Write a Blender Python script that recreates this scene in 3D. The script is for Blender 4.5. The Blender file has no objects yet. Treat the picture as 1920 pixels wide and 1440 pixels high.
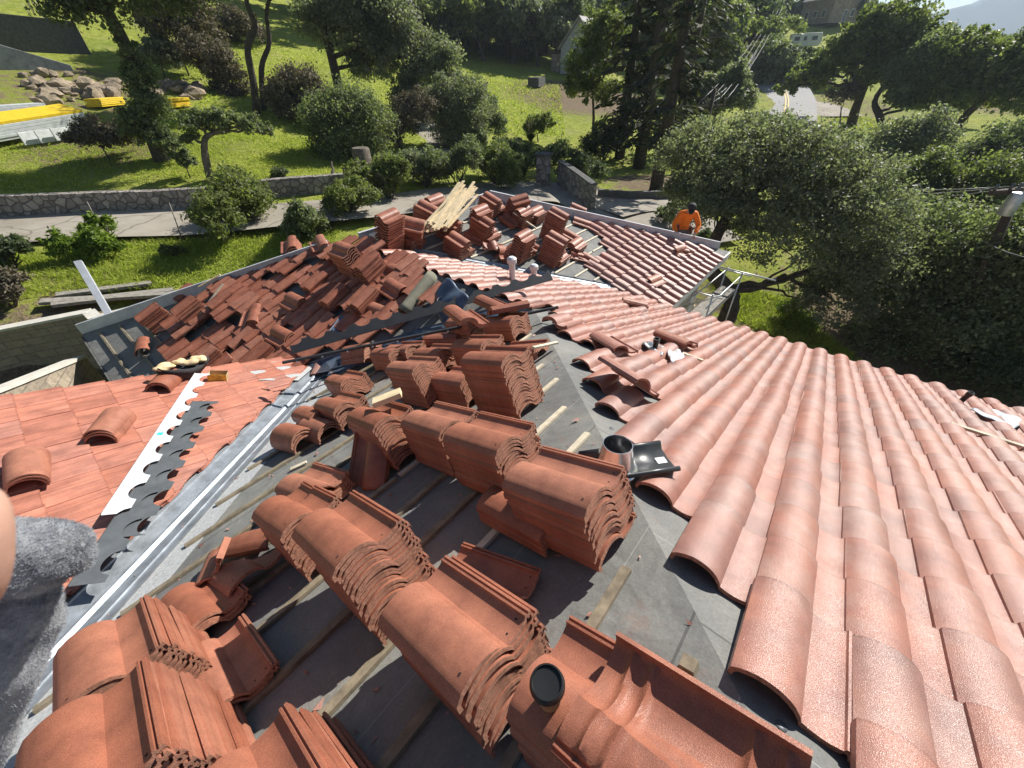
import bpy, bmesh, math, random
import numpy as np
from math import sin, cos, tan, radians, hypot, sqrt, pi, atan2, log, exp
from mathutils import Vector, Matrix
random.seed(7); rng = np.random.default_rng(7)
scene = bpy.context.scene
C = scene.collection

# ------------------------------------------------------------------ camera
CX, CY, FPX = 960.0, 720.0, 744.93
YAW, PITCH, ROLL = 0.7208013, 0.6778262, 0.0349693
def cam_axes():
    fw = Vector((cos(YAW)*cos(PITCH), sin(YAW)*cos(PITCH), -sin(PITCH)))
    r = Vector((sin(YAW), -cos(YAW), 0)); d = fw.cross(r)
    c, s = cos(ROLL), sin(ROLL)
    return c*r+s*d, -s*r+c*d, fw
AR, AD, AF = cam_axes()
def ray(x, y): return AR*((x-CX)/FPX)+AD*((y-CY)/FPX)+AF
def at(x, y, dist):                      # point along a sight line at a horizontal distance
    v = ray(x, y); return v*(dist/hypot(v.x, v.y))
def hit(x, y, pl, up=0.0):               # sight line met with a roof plane (raised by up)
    a, b, c = pl; d = ray(x, y); c += up
    return d*(c/(d.z-a*d.x-b*d.y))
def depth(p): return p.dot(AF)

cam = bpy.data.cameras.new('camera'); camo = bpy.data.objects.new('camera', cam); C.objects.link(camo)
cam.sensor_fit = 'HORIZONTAL'; cam.sensor_width = 36; cam.lens = 36*FPX/1920
cam.clip_start = 0.02; cam.clip_end = 12000
cam.dof.use_dof = True; cam.dof.focus_distance = 3.5; cam.dof.aperture_fstop = 11
camo.matrix_world = Matrix(((AR.x, -AD.x, -AF.x, 0), (AR.y, -AD.y, -AF.y, 0), (AR.z, -AD.z, -AF.z, 0), (0, 0, 0, 1)))
scene.camera = camo

# ------------------------------------------------------------------ roof planes: z = a x + b y + c
T = 0.3619288; CT = 1/sqrt(1+T*T)
R_ = (-T, 0, -1.25446); L_ = (0, -T, -1.59829); M_ = (T, 0, -4.1137); F_ = (0, T, -5.39854); LL_ = (-T, 0, -2.91933)
KH, KV, KF = -0.95, 3.65, 11.45          # hip y-x, valley y-x, far valley / left hip x+y
XR = 3.95; ZR = R_[0]*XR+R_[2]; YRDG = KF-XR; X2 = 7.95
def zp(pl, x, y): return pl[0]*x+pl[1]*y+pl[2]
def frame(pl, ydir):                      # local axes on a plane: x across, y towards the butt, z normal
    n = Vector((-pl[0], -pl[1], 1)).normalized()
    y = Vector((ydir[0], ydir[1], pl[0]*ydir[0]+pl[1]*ydir[1])).normalized()
    x = y.cross(n)
    return x, y, n
FR = {'R': (R_, frame(R_, (1, 0))), 'L': (L_, frame(L_, (0, 1))), 'M': (M_, frame(M_, (-1, 0))),
      'F': (F_, frame(F_, (0, -1))), 'LL': (LL_, frame(LL_, (1, 0)))}

# ------------------------------------------------------------------ materials
def new_mat(name):
    m = bpy.data.materials.new(name); m.use_nodes = True
    nt = m.node_tree; nt.nodes.clear()
    out = nt.nodes.new('ShaderNodeOutputMaterial'); b = nt.nodes.new('ShaderNodeBsdfPrincipled')
    nt.links.new(b.outputs[0], out.inputs[0])
    return m, nt, b
def nd(nt, t, **kw):
    n = nt.nodes.new('ShaderNode'+t)
    for k, v in kw.items():
        if k.startswith('i_'): n.inputs[k[2:].replace('_', ' ')].default_value = v
        else: setattr(n, k, v)
    return n
def coords(nt, scale=(1, 1, 1), kind='Object'):
    tc = nd(nt, 'TexCoord'); mp = nd(nt, 'Mapping'); mp.inputs['Scale'].default_value = scale
    nt.links.new(tc.outputs[kind], mp.inputs['Vector']); return mp.outputs[0]
def noise(nt, vec, scale, detail=4, rough=.6):
    n = nd(nt, 'TexNoise'); n.inputs['Scale'].default_value = scale; n.inputs['Detail'].default_value = detail
    n.inputs['Roughness'].default_value = rough
    if vec: nt.links.new(vec, n.inputs['Vector'])
    return n.outputs['Fac']
def ramp(nt, fac, stops):
    r = nd(nt, 'ValToRGB'); e = r.color_ramp.elements
    while len(e) < len(stops): e.new(.5)
    for el, (p, c) in zip(e, stops): el.position = p; el.color = (*c, 1)
    nt.links.new(fac, r.inputs[0]); return r.outputs[0]
def mix(nt, a, b, fac, mode='MIX'):
    m = nd(nt, 'MixRGB', blend_type=mode)
    for i, v in ((0, fac), (1, a), (2, b)):
        if isinstance(v, (int, float)): m.inputs[i].default_value = v
        elif isinstance(v, tuple): m.inputs[i].default_value = (*v, 1)
        else: nt.links.new(v, m.inputs[i])
    return m.outputs[0]
def bump(nt, b, h, strength, dist=.01, prev=None):
    n = nd(nt, 'Bump'); n.inputs['Strength'].default_value = strength; n.inputs['Distance'].default_value = dist
    nt.links.new(h, n.inputs['Height'])
    if prev: nt.links.new(prev, n.inputs['Normal'])
    nt.links.new(n.outputs[0], b.inputs['Normal']); return n.outputs[0]
def simple(name, col, rough=.6, metal=0, var=.25, scale=12, bmp=.2, bd=.004, spec=None):
    m, nt, b = new_mat(name); v = coords(nt)
    n = noise(nt, v, scale)
    lo = tuple(c*(1-var) for c in col); hi = tuple(min(1, c*(1+var)) for c in col)
    nt.links.new(ramp(nt, n, [(.3, lo), (.7, hi)]), b.inputs['Base Color'])
    b.inputs['Roughness'].default_value = rough; b.inputs['Metallic'].default_value = metal
    if spec is not None: b.inputs['Specular IOR Level'].default_value = spec
    if bmp: bump(nt, b, noise(nt, v, scale*4), bmp, bd)
    return m
def mat_tile(name, c1, c2, c3, rough, spec, grain, stripe=0, dust=None, own=0):
    """fired tile: tint per tile, mottling, pits and grit"""
    m, nt, b = new_mat(name); v = coords(nt)
    at_ = nd(nt, 'Attribute', attribute_name='tint'); oi = nd(nt, 'ObjectInfo')
    ad = nd(nt, 'Math', operation='ADD'); nt.links.new(at_.outputs['Fac'], ad.inputs[0]); nt.links.new(oi.outputs['Random'], ad.inputs[1])
    fr = nd(nt, 'Math', operation='FRACT'); nt.links.new(ad.outputs[0], fr.inputs[0])
    base = ramp(nt, fr.outputs[0], [(0, c1), (.55, c2), (1, c3)])
    mott = noise(nt, v, 7, 5, .65)
    base = mix(nt, base, ramp(nt, mott, [(.3, (.55, .5, .5)), (.7, (1.25, 1.2, 1.15))]), .35 if own else .75, 'MULTIPLY')
    if own:                                    # colour blend of each tile, ending at its own edges
        va = nd(nt, 'Attribute', attribute_name='across'); mpo = nd(nt, 'Mapping'); mpo.inputs['Scale'].default_value = (.10, 1.5, 1)
        nt.links.new(va.outputs['Vector'], mpo.inputs['Vector'])
        base = mix(nt, base, ramp(nt, noise(nt, mpo.outputs[0], 1, 3, .6), [(.32, (.60, .56, .58)), (.5, (.98, .96, .96)), (.68, (1.22, 1.16, 1.08))]), own, 'MULTIPLY')
        sy = nd(nt, 'SeparateXYZ'); nt.links.new(va.outputs['Vector'], sy.inputs[0])   # dark line painted along the lower edge for the shade of the course gap
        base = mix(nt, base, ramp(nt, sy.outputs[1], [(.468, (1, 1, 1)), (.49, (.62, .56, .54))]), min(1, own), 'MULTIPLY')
    if stripe:
        vs = nd(nt, 'Attribute', attribute_name='across')
        w = nd(nt, 'TexNoise'); w.noise_dimensions = '2D' if False else '3D'; w.inputs['Scale'].default_value = 1; w.inputs['Detail'].default_value = 3
        nt.links.new(vs.outputs['Vector'], w.inputs['Vector'])
        base = mix(nt, base, ramp(nt, w.outputs['Fac'], [(.35, (.62, .55, .55)), (.62, (1.12, 1.12, 1.1))]), stripe, 'MULTIPLY')
    sp = noise(nt, v, 400, 1, .6)
    base = mix(nt, base, ramp(nt, sp, [(.36, (.55, .5, .46)), (.47, (1, 1, 1)), (.60, (1.05, 1.05, 1.05)), (.70, (1.6, 1.6, 1.6))]), .6, 'MULTIPLY')
    if dust:
        dn = noise(nt, v, 3.3, 6, .7)
        base = mix(nt, base, dust, ramp(nt, dn, [(.5, (0, 0, 0)), (.75, (.55, .55, .55))]))
    nt.links.new(base, b.inputs['Base Color'])
    b.inputs['Specular IOR Level'].default_value = spec
    rr = ramp(nt, sp, [(.4, (rough+.14,)*3), (.65, (rough-.12,)*3)]); nt.links.new(rr, b.inputs['Roughness'])
    p = bump(nt, b, sp, grain*.8, .0022); bump(nt, b, mott, .1, .01, p)
    return m
MT = {}
MT['tile'] = mat_tile('clay_tile', (.31, .112, .066), (.36, .142, .088), (.40, .175, .115), .5, .45, .5)
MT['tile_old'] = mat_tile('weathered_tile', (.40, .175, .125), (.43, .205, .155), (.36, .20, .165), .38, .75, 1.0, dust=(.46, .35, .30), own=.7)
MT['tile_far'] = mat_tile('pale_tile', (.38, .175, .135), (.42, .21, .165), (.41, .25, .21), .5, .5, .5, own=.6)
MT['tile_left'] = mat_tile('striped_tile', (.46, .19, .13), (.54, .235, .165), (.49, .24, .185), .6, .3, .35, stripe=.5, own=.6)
MT['tile_rough'] = simple('broken_tile_edge', (.42, .20, .13), .9, 0, .45, 60, .8, .01)
MT['hole'] = simple('nail_hole_dark', (.02, .012, .01), .9, bmp=0)
def mat_felt(axis):
    m, nt, b = new_mat('roof_felt'); v = coords(nt)
    n1 = noise(nt, v, 1.3, 6, .7); n2 = noise(nt, v, 90, 3)
    base = ramp(nt, n1, [(.3, (.125, .128, .125)), (.55, (.20, .20, .185)), (.75, (.28, .265, .225))])
    base = mix(nt, base, ramp(nt, n2, [(.3, (.75, .75, .75)), (.7, (1.2, 1.2, 1.2))]), .6, 'MULTIPLY')
    # red tile dust, scuffs, printed lap lines
    du = noise(nt, v, 5, 8, .8); base = mix(nt, base, (.24, .12, .075), ramp(nt, du, [(.56, (0, 0, 0)), (.74, (.45, .45, .45))]))
    sc = noise(nt, coords(nt, (6, 1.2, 3)), 9, 6, .8); base = mix(nt, base, (.38, .36, .33), ramp(nt, sc, [(.60, (0, 0, 0)), (.72, (.4, .4, .4))]))
    sx = nd(nt, 'SeparateXYZ'); nt.links.new(v, sx.inputs[0]); lap = None
    for per, off, wd_ in ((.92, .1, .010), (.92, .30, .0035), (.92, .78, .0035)):
        a = nd(nt, 'Math', operation='MULTIPLY_ADD'); nt.links.new(sx.outputs[axis], a.inputs[0]); a.inputs[1].default_value = 1/per; a.inputs[2].default_value = off+20
        f = nd(nt, 'Math', operation='FRACT'); nt.links.new(a.outputs[0], f.inputs[0])
        l = nd(nt, 'Math', operation='LESS_THAN'); nt.links.new(f.outputs[0], l.inputs[0]); l.inputs[1].default_value = wd_
        s_ = nd(nt, 'Math', operation='MULTIPLY'); nt.links.new(l.outputs[0], s_.inputs[0]); s_.inputs[1].default_value = .55
        base = mix(nt, base, (.03, .03, .03) if off == .1 else (.42, .42, .40), s_.outputs[0])
        if off == .1: lap = f.outputs[0]
    nt.links.new(base, b.inputs['Base Color']); b.inputs['Roughness'].default_value = .8
    wr = nd(nt, 'TexNoise'); wr.inputs['Scale'].default_value = 2.6; wr.inputs['Detail'].default_value = 2; wr.inputs['Distortion'].default_value = 1.2; nt.links.new(v, wr.inputs['Vector'])
    p = bump(nt, b, n2, .3, .003); p = bump(nt, b, n1, .35, .03, p); p = bump(nt, b, wr.outputs['Fac'], .45, .05, p); bump(nt, b, lap, .5, .012, p); return m
MT['felt'] = mat_felt(1); MT['felt_r'] = mat_felt(0)
MT['felt_olive'] = simple('olive_felt_roll', (.22, .215, .155), .85, 0, .2, 9, .3)
MT['valley_felt'] = simple('pale_cap_sheet', (.42, .43, .43), .85, 0, .25, 60, .5)
MT['batten'] = simple('weathered_batten', (.23, .19, .13), .8, 0, .4, 14, .4)
MT['batten_pale'] = simple('pale_batten', (.62, .55, .41), .75, 0, .25, 14, .3)
MT['fresh_wood'] = simple('fresh_pine', (.72, .58, .36), .6, 0, .18, 10, .2)
MT['old_wood'] = simple('weathered_grey_timber', (.24, .22, .19), .85, 0, .35, 9, .4)
MT['galv'] = simple('galvanised_metal', (.33, .36, .39), .55, .6, .3, 7, .3, .012)
MT['galv_dull'] = simple('dull_steel', (.55, .57, .58), .45, .7, .2, 9, .1)
MT['chrome'] = simple('bright_spun_aluminium', (.75, .75, .76), .22, 1, .08, 20, .05)
MT['white_metal'] = simple('white_coated_metal', (.62, .64, .65), .4, 0, .06, 5, .05)
MT['grey_metal'] = simple('grey_coated_metal', (.12, .13, .138), .45, .2, .2, 8, .08)
MT['dark_metal'] = simple('dark_coated_metal', (.035, .038, .042), .5, 0, .25, 8, .1)
MT['blue_metal'] = simple('sky_tinted_metal', (.10, .135, .19), .35, .3, .25, 8, .1)  # blue of the reflected sky put into the metal's base colour
MT['lead'] = simple('lead_flashing', (.42, .45, .46), .45, .5, .3, 8, .5, .02)
MT['black_plastic'] = simple('black_plastic', (.03, .032, .035), .35, 0, .2, 9, .05)
MT['abs'] = simple('black_pipe_plastic', (.012, .012, .012), .35, 0, .2, 9, 0)
MT['white_paint'] = simple('white_paint', (.74, .74, .72), .6, 0, .08, 6, .1)
MT['board'] = simple('primed_hip_board', (.50, .52, .56), .7, 0, .14, 5, .15)
MT['stucco'] = simple('pale_stucco', (.52, .48, .40), .9, 0, .22, 8, .6, .02)
MT['eave_wood'] = simple('brown_soffit_timber', (.25, .13, .06), .7, 0, .3, 8, .2)
MT['paper'] = simple('brown_card_sleeve', (.33, .19, .09), .8, 0, .2, 20, .1)
MT['yellow_box'] = simple('yellow_carton', (.75, .47, .06), .6, 0, .35, 22, .05)
MT['carton'] = simple('plain_carton', (.48, .36, .20), .8, 0, .2, 12, .1)
MT['leather'] = simple('cream_leather', (.66, .50, .28), .75, 0, .25, 18, .4)
MT['bag'] = simple('dark_canvas', (.045, .042, .045), .9, 0, .3, 40, .4)
MT['bark'] = simple('dark_bark', (.085, .068, .052), .95, 0, .5, 7, 1.0, .05)
MT['bark_pale'] = simple('pale_bark', (.17, .14, .11), .95, 0, .5, 6, 1.0, .05)
MT['rock'] = simple('tan_rock', (.30, .24, .17), .95, 0, .6, 1.6, 1, .08)
MT['yellow'] = simple('yellow_coated_sheet', (.80, .55, .02), .5, 0, .12, 5, .1)
MT['pale_panel'] = simple('pale_panel', (.62, .65, .64), .5, 0, .15, 5, .1)
MT['tarp'] = simple('grey_tarpaulin', (.30, .31, .32), .7, 0, .3, 3, .6, .05)
MT['grey_dark'] = simple('weathered_dark_wall', (.10, .10, .095), .9, 0, .3, 6, .4)
MT['asphalt'] = simple('asphalt', (.31, .305, .30), .9, 0, .25, 6, .3)
MT['road_yellow'] = simple('yellow_road_paint', (.62, .42, .06), .7, 0, .15, 8, 0)
MT['wire'] = simple('power_cable', (.22, .22, .22), .5, .3, .1, 4, 0)
MT['pole'] = simple('brown_pole_timber', (.085, .06, .045), .9, 0, .3, 5, .5)
MT['skin'] = simple('skin', (.55, .33, .25), .55, 0, .08, 30, .1)
MT['orange'] = simple('orange_work_shirt', (.90, .20, .01), .75, 0, .1, 12, .3, .01)
MT['trouser'] = simple('grey_brown_trousers', (.16, .14, .12), .9, 0, .2, 14, .4)
MT['black_cloth'] = simple('black_cloth', (.02, .022, .026), .8, 0, .3, 20, .3)
MT['brown_leather'] = simple('brown_leather', (.12, .05, .03), .6, 0, .3, 20, .3)
MT['house_grey'] = simple('grey_siding', (.36, .37, .38), .8, 0, .1, 3, .1)
MT['house_roof'] = simple('grey_shingle', (.36, .34, .33), .85, 0, .25, 5, .4)
MT['house_brown'] = simple('brown_stone_facing', (.28, .23, .20), .9, 0, .4, 2, .4)
MT['window'] = simple('window_glass', (.05, .07, .09), .1, 0, .1, 2, 0)
MT['hill'] = simple('distant_ridge', (.10, .15, .20), 1, 0, .15, .004, 0)
MT['blue_tape'] = simple('turquoise_label', (.05, .48, .55), .5, 0, .1, 10, 0)
MT['sticker'] = simple('white_sticker', (.78, .78, .78), .5, 0, .05, 10, 0)
def mat_brushed():
    m, nt, b = new_mat('fleece'); v = coords(nt)
    n1 = noise(nt, v, 110, 5, .75); n2 = noise(nt, v, 900, 3, .8)
    nt.links.new(ramp(nt, n1, [(.3, (.15, .165, .195)), (.5, (.25, .265, .295)), (.72, (.40, .41, .42))]), b.inputs['Base Color'])
    b.inputs['Roughness'].default_value = 1; b.inputs['Sheen Weight'].default_value = .4
    p = bump(nt, b, n2, .7, .0015); bump(nt, b, n1, .5, .0025, p); return m
MT['fleece'] = mat_brushed()
def mat_stone(name, scale, c1, c2, c3, mortar, mw, sq=1.0):
    m, nt, b = new_mat(name); v = coords(nt, (1, 1, sq))
    vo = nd(nt, 'TexVoronoi', feature='F1'); vo.inputs['Scale'].default_value = scale; nt.links.new(v, vo.inputs['Vector'])
    ve = nd(nt, 'TexVoronoi', feature='DISTANCE_TO_EDGE'); ve.inputs['Scale'].default_value = scale; nt.links.new(v, ve.inputs['Vector'])
    sx = nd(nt, 'SeparateXYZ'); nt.links.new(vo.outputs['Color'], sx.inputs[0])
    base = ramp(nt, sx.outputs[0], [(0, c1), (.5, c2), (1, c3)])
    base = mix(nt, base, ramp(nt, noise(nt, v, scale*6), [(.3, (.7, .7, .7)), (.7, (1.25, 1.25, 1.25))]), .7, 'MULTIPLY')
    edge = ramp(nt, ve.outputs['Distance'], [(0, (1, 1, 1)), (mw, (0, 0, 0))])
    nt.links.new(mix(nt, base, mortar, edge), b.inputs['Base Color']); b.inputs['Roughness'].default_value = .95
    inv = ramp(nt, ve.outputs['Distance'], [(0, (0, 0, 0)), (mw*2, (1, 1, 1))])
    p = bump(nt, b, inv, .9, .06); bump(nt, b, noise(nt, v, scale*9), .4, .02, p); return m
MT['rubble'] = mat_stone('rubble_stone', 3.4, (.20, .18, .165), (.30, .27, .24), (.42, .38, .34), (.12, .105, .09), .05)
def mat_block():
    m, nt, b = new_mat('block_masonry'); tc = nd(nt, 'TexCoord')
    br = nd(nt, 'TexBrick'); br.inputs['Scale'].default_value = 1; br.inputs['Brick Width'].default_value = .42; br.inputs['Row Height'].default_value = .2
    br.inputs['Mortar Size'].default_value = .012
    br.inputs['Color1'].default_value = (.40, .33, .24, 1); br.inputs['Color2'].default_value = (.30, .25, .185, 1); br.inputs['Mortar'].default_value = (.22, .19, .15, 1)
    nt.links.new(tc.outputs['UV'], br.inputs['Vector'])
    v = coords(nt); n = noise(nt, v, 9, 5)
    nt.links.new(mix(nt, br.outputs['Color'], ramp(nt, n, [(.3, (.7, .7, .7)), (.7, (1.2, 1.2, 1.2))]), .7, 'MULTIPLY'), b.inputs['Base Color'])
    b.inputs['Roughness'].default_value = .95
    p = bump(nt, b, br.outputs['Fac'], -.6, .02); bump(nt, b, n, .8, .05, p); return m
MT['block'] = mat_block()
MT['cap'] = simple('pale_mortar_cap', (.58, .55, .48), .9, 0, .15, 6, .2)
def mat_concrete():
    m, nt, b = new_mat('old_concrete'); v = coords(nt)
    n = noise(nt, v, .6, 7, .7); cr = nd(nt, 'TexVoronoi', feature='DISTANCE_TO_EDGE'); cr.inputs['Scale'].default_value = .45
    wob = nd(nt, 'TexNoise'); wob.inputs['Scale'].default_value = 1.2; nt.links.new(v, wob.inputs['Vector'])
    mx = mix(nt, v, wob.outputs['Color'], .35); nt.links.new(mx, cr.inputs['Vector'])
    base = ramp(nt, n, [(.3, (.25, .22, .175)), (.55, (.34, .305, .25)), (.75, (.40, .365, .31))])
    base = mix(nt, base, (.12, .10, .08), ramp(nt, cr.outputs['Distance'], [(0, (.8, .8, .8)), (.018, (0, 0, 0))]))
    leaf = noise(nt, v, 1.1, 8, .75)
    base = mix(nt, base, (.20, .13, .07), ramp(nt, leaf, [(.58, (0, 0, 0)), (.7, (.7, .7, .7))]))
    nt.links.new(base, b.inputs['Base Color']); b.inputs['Roughness'].default_value = .92
    bump(nt, b, noise(nt, v, 30), .3, .01); return m
MT['concrete'] = mat_concrete()
def mat_ground():
    m, nt, b = new_mat('hillside_ground'); v = coords(nt)
    da = nd(nt, 'Attribute', attribute_name='dirt')
    n1 = noise(nt, v, .12, 6, .65); n2 = noise(nt, v, 1.7, 6, .75); n3 = noise(nt, v, 14, 4, .7)
    g = ramp(nt, n2, [(.3, (.18, .225, .04)), (.5, (.29, .34, .06)), (.72, (.44, .45, .13))])
    g = mix(nt, g, ramp(nt, n1, [(.35, (.85, .9, .8)), (.65, (1.2, 1.12, 1.0))]), .8, 'MULTIPLY')
    g = mix(nt, g, ramp(nt, n3, [(.3, (.75, .75, .7)), (.7, (1.3, 1.3, 1.25))]), .7, 'MULTIPLY')
    g = mix(nt, g, (.33, .28, .15), ramp(nt, noise(nt, v, .42, 7, .75), [(.52, (0, 0, 0)), (.72, (.75, .75, .75))]))
    d = ramp(nt, n3, [(.3, (.11, .08, .05)), (.5, (.22, .165, .105)), (.72, (.36, .28, .19))])
    ad = nd(nt, 'Math', operation='ADD'); nt.links.new(da.outputs['Fac'], ad.inputs[0])
    s = nd(nt, 'Math', operation='MULTIPLY_ADD'); nt.links.new(n2, s.inputs[0]); s.inputs[1].default_value = 1.6; s.inputs[2].default_value = -.8
    nt.links.new(s.outputs[0], ad.inputs[1])
    f = ramp(nt, ad.outputs[0], [(.4, (0, 0, 0)), (.62, (1, 1, 1))])
    nt.links.new(mix(nt, g, d, f), b.inputs['Base Color']); b.inputs['Roughness'].default_value = .95
    b.inputs['Specular IOR Level'].default_value = .15
    p = bump(nt, b, n3, .8, .12); bump(nt, b, n2, .6, .4, p); return m
MT['ground'] = mat_ground()
def mat_leaf(name, c1, c2, c3, rough=.55, trans=.5, spec=.3):
    m, nt, b = new_mat(name)
    ge = nd(nt, 'NewGeometry')
    base = ramp(nt, ge.outputs['Random Per Island'], [(0, c1), (.55, c2), (1, c3)])
    nt.links.new(base, b.inputs['Base Color']); b.inputs['Roughness'].default_value = rough; b.inputs['Specular IOR Level'].default_value = spec
    tr = nd(nt, 'BsdfTranslucent'); nt.links.new(mix(nt, base, (1.3, 1.5, .6), .8, 'MULTIPLY'), tr.inputs['Color'])
    ms = nd(nt, 'MixShader'); ms.inputs[0].default_value = trans
    nt.links.new(b.outputs[0], ms.inputs[1]); nt.links.new(tr.outputs[0], ms.inputs[2])
    out = [n for n in nt.nodes if n.type == 'OUTPUT_MATERIAL'][0]; nt.links.new(ms.outputs[0], out.inputs[0]); return m
MT['leaf_oak'] = mat_leaf('oak_leaf', (.12, .15, .075), (.19, .22, .12), (.29, .31, .19))
MT['leaf_dark'] = mat_leaf('dark_leaf', (.068, .092, .048), (.115, .145, .075), (.18, .205, .115))
MT['leaf_grey'] = mat_leaf('grey_green_leaf', (.13, .148, .10), (.21, .23, .16), (.31, .325, .245))
MT['leaf_olive'] = mat_leaf('olive_leaf', (.10, .13, .042), (.175, .205, .072), (.27, .29, .125))
MT['leaf_bright'] = mat_leaf('bright_leaf', (.08, .13, .015), (.15, .22, .025), (.24, .30, .05), trans=.35)
MT['needle'] = mat_leaf('fir_needle', (.03, .042, .022), (.055, .068, .034), (.11, .105, .055), .7, .2, .2)
MT['dry'] = mat_leaf('dry_brush', (.10, .085, .06), (.17, .145, .105), (.26, .22, .16), .8, .15, .2)
MT['grass'] = mat_leaf('grass_blade', (.22, .27, .045), (.35, .40, .075), (.52, .52, .17), .7, .5, .15)
MT['plume'] = mat_leaf('pampas_plume', (.45, .38, .28), (.55, .48, .36), (.66, .6, .5), .9, .3, .1)
MT['leaf_yellow'] = mat_leaf('yellow_flower', (.5, .42, .02), (.62, .52, .03), (.7, .6, .06), .6, .3, .2)

# ------------------------------------------------------------------ mesh helpers
def tag(o, label=None, cat=None, group=None, kind=None):
    if label: o['label'] = label
    if cat: o['category'] = cat
    if group: o['group'] = group
    if kind or cat: o['kind'] = kind or 'thing'
    return o
def empty(name, loc=(0, 0, 0), label=None, cat=None, group=None):
    o = bpy.data.objects.new(name, None); o.location = loc; o.empty_display_size = .2; C.objects.link(o)
    return tag(o, label, cat, group)
def link_mesh(name, me, mats, parent=None, smooth=False, sharp=None):
    for m in (mats if isinstance(mats, (list, tuple)) else [mats]): me.materials.append(MT[m] if isinstance(m, str) else m)
    o = bpy.data.objects.new(name, me); C.objects.link(o)
    if smooth: me.polygons.foreach_set('use_smooth', [True]*len(me.polygons))
    if sharp: me.set_sharp_from_angle(angle=radians(sharp))
    if parent:
        o.parent = parent; o.matrix_parent_inverse = Matrix.Translation(parent.location).inverted()
    return o
class MB:
    """collects shapes and links them as one mesh"""
    def __init__(s): s.v = []; s.f = []; s.mi = []
    def add(s, vs, fs, mi=0):
        n = len(s.v); s.v += [tuple(p) for p in vs]; s.f += [tuple(i+n for i in f) for f in fs]; s.mi += [mi]*len(fs); return s
    def box(s, o, ax, ay, az, mi=0):           # corner point and three edge vectors
        o, ax, ay, az = map(Vector, (o, ax, ay, az))
        vs = [o, o+ax, o+ax+ay, o+ay, o+az, o+ax+az, o+ax+ay+az, o+ay+az]
        fs = [(0, 3, 2, 1), (4, 5, 6, 7), (0, 1, 5, 4), (1, 2, 6, 5), (2, 3, 7, 6), (3, 0, 4, 7)]
        if ax.cross(ay).dot(az) < 0: fs = [f[::-1] for f in fs]
        return s.add(vs, fs, mi)
    def cbox(s, c, x, y, z, hx, hy, hz, mi=0): # centre, unit axes, half sizes
        c, x, y, z = map(Vector, (c, x, y, z))
        return s.box(c-x*hx-y*hy-z*hz, x*2*hx, y*2*hy, z*2*hz, mi)
    def bar(s, a, b, w, h, upv=(0, 0, 1), mi=0):
        a, b = Vector(a), Vector(b); d = b-a; L = d.length; d.normalize()
        side = d.cross(Vector(upv)).normalized(); up = side.cross(d)
        return s.cbox((a+b)/2, d, side, up, L/2, w/2, h/2, mi)
    def tube(s, pts, rad, n=8, mi=0, cap=True):
        pts = [Vector(p) for p in pts]; rad = rad if isinstance(rad, (list, tuple)) else [rad]*len(pts)
        vs = []; ref = Vector((.31, .17, .93))
        for i, p in enumerate(pts):
            d = (pts[min(i+1, len(pts)-1)]-pts[max(i-1, 0)]).normalized()
            if abs(d.dot(ref)) > .97: ref = Vector((1, .2, .1))
            a = d.cross(ref).normalized(); b = d.cross(a)
            for k in range(n):
                t = 2*pi*k/n; vs.append(p+(a*cos(t)+b*sin(t))*rad[i])
        fs = []
        for i in range(len(pts)-1):
            for k in range(n):
                k2 = (k+1) % n; fs.append((i*n+k, i*n+k2, (i+1)*n+k2, (i+1)*n+k))
        if cap: fs += [tuple(range(n))[::-1], tuple((len(pts)-1)*n+k for k in range(n))]
        return s.add(vs, fs, mi)
    def lathe(s, c, prof, n=24, mi=0, ax=None):
        c = Vector(c); z = Vector(ax or (0, 0, 1)).normalized(); x = z.orthogonal().normalized(); y = z.cross(x); vs = []
        for r, h in prof:
            for k in range(n): t = 2*pi*k/n; vs.append(c+(x*cos(t)+y*sin(t))*r+z*h)
        fs = [(i*n+k, i*n+(k+1) % n, (i+1)*n+(k+1) % n, (i+1)*n+k) for i in range(len(prof)-1) for k in range(n)]
        return s.add(vs, fs, mi)
    def prism(s, poly, a, mi=0):               # polygon extruded by vector a
        poly = [Vector(p) for p in poly]; a = Vector(a); n = len(poly)
        fs = [tuple(range(n))[::-1], tuple(range(n, 2*n))]+[(i, (i+1) % n, n+(i+1) % n, n+i) for i in range(n)]
        return s.add(poly+[p+a for p in poly], fs, mi)
    def mesh(s, name):
        me = bpy.data.meshes.new(name); me.from_pydata(s.v, [], s.f); me.update()
        if any(s.mi): me.polygons.foreach_set('material_index', s.mi)
        return me
    def build(s, name, mats, parent=None, smooth=False, sharp=None, bevel=0):
        o = link_mesh(name, s.mesh(name), mats, parent, smooth, sharp)
        if bevel:
            b = o.modifiers.new('bevel', 'BEVEL'); b.width = bevel; b.segments = 2; b.limit_method = 'ANGLE'
        return o
def quads_mesh(name, V):                       # V: (n,4,3) loose quads
    n = len(V); me = bpy.data.meshes.new(name)
    me.vertices.add(n*4); me.vertices.foreach_set('co', V.reshape(-1).astype(np.float32))
    me.loops.add(n*4); me.loops.foreach_set('vertex_index', np.arange(n*4, dtype=np.int32))
    me.polygons.add(n); me.polygons.foreach_set('loop_start', np.arange(0, n*4, 4, dtype=np.int32))
    me.update(calc_edges=True); return me
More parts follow.
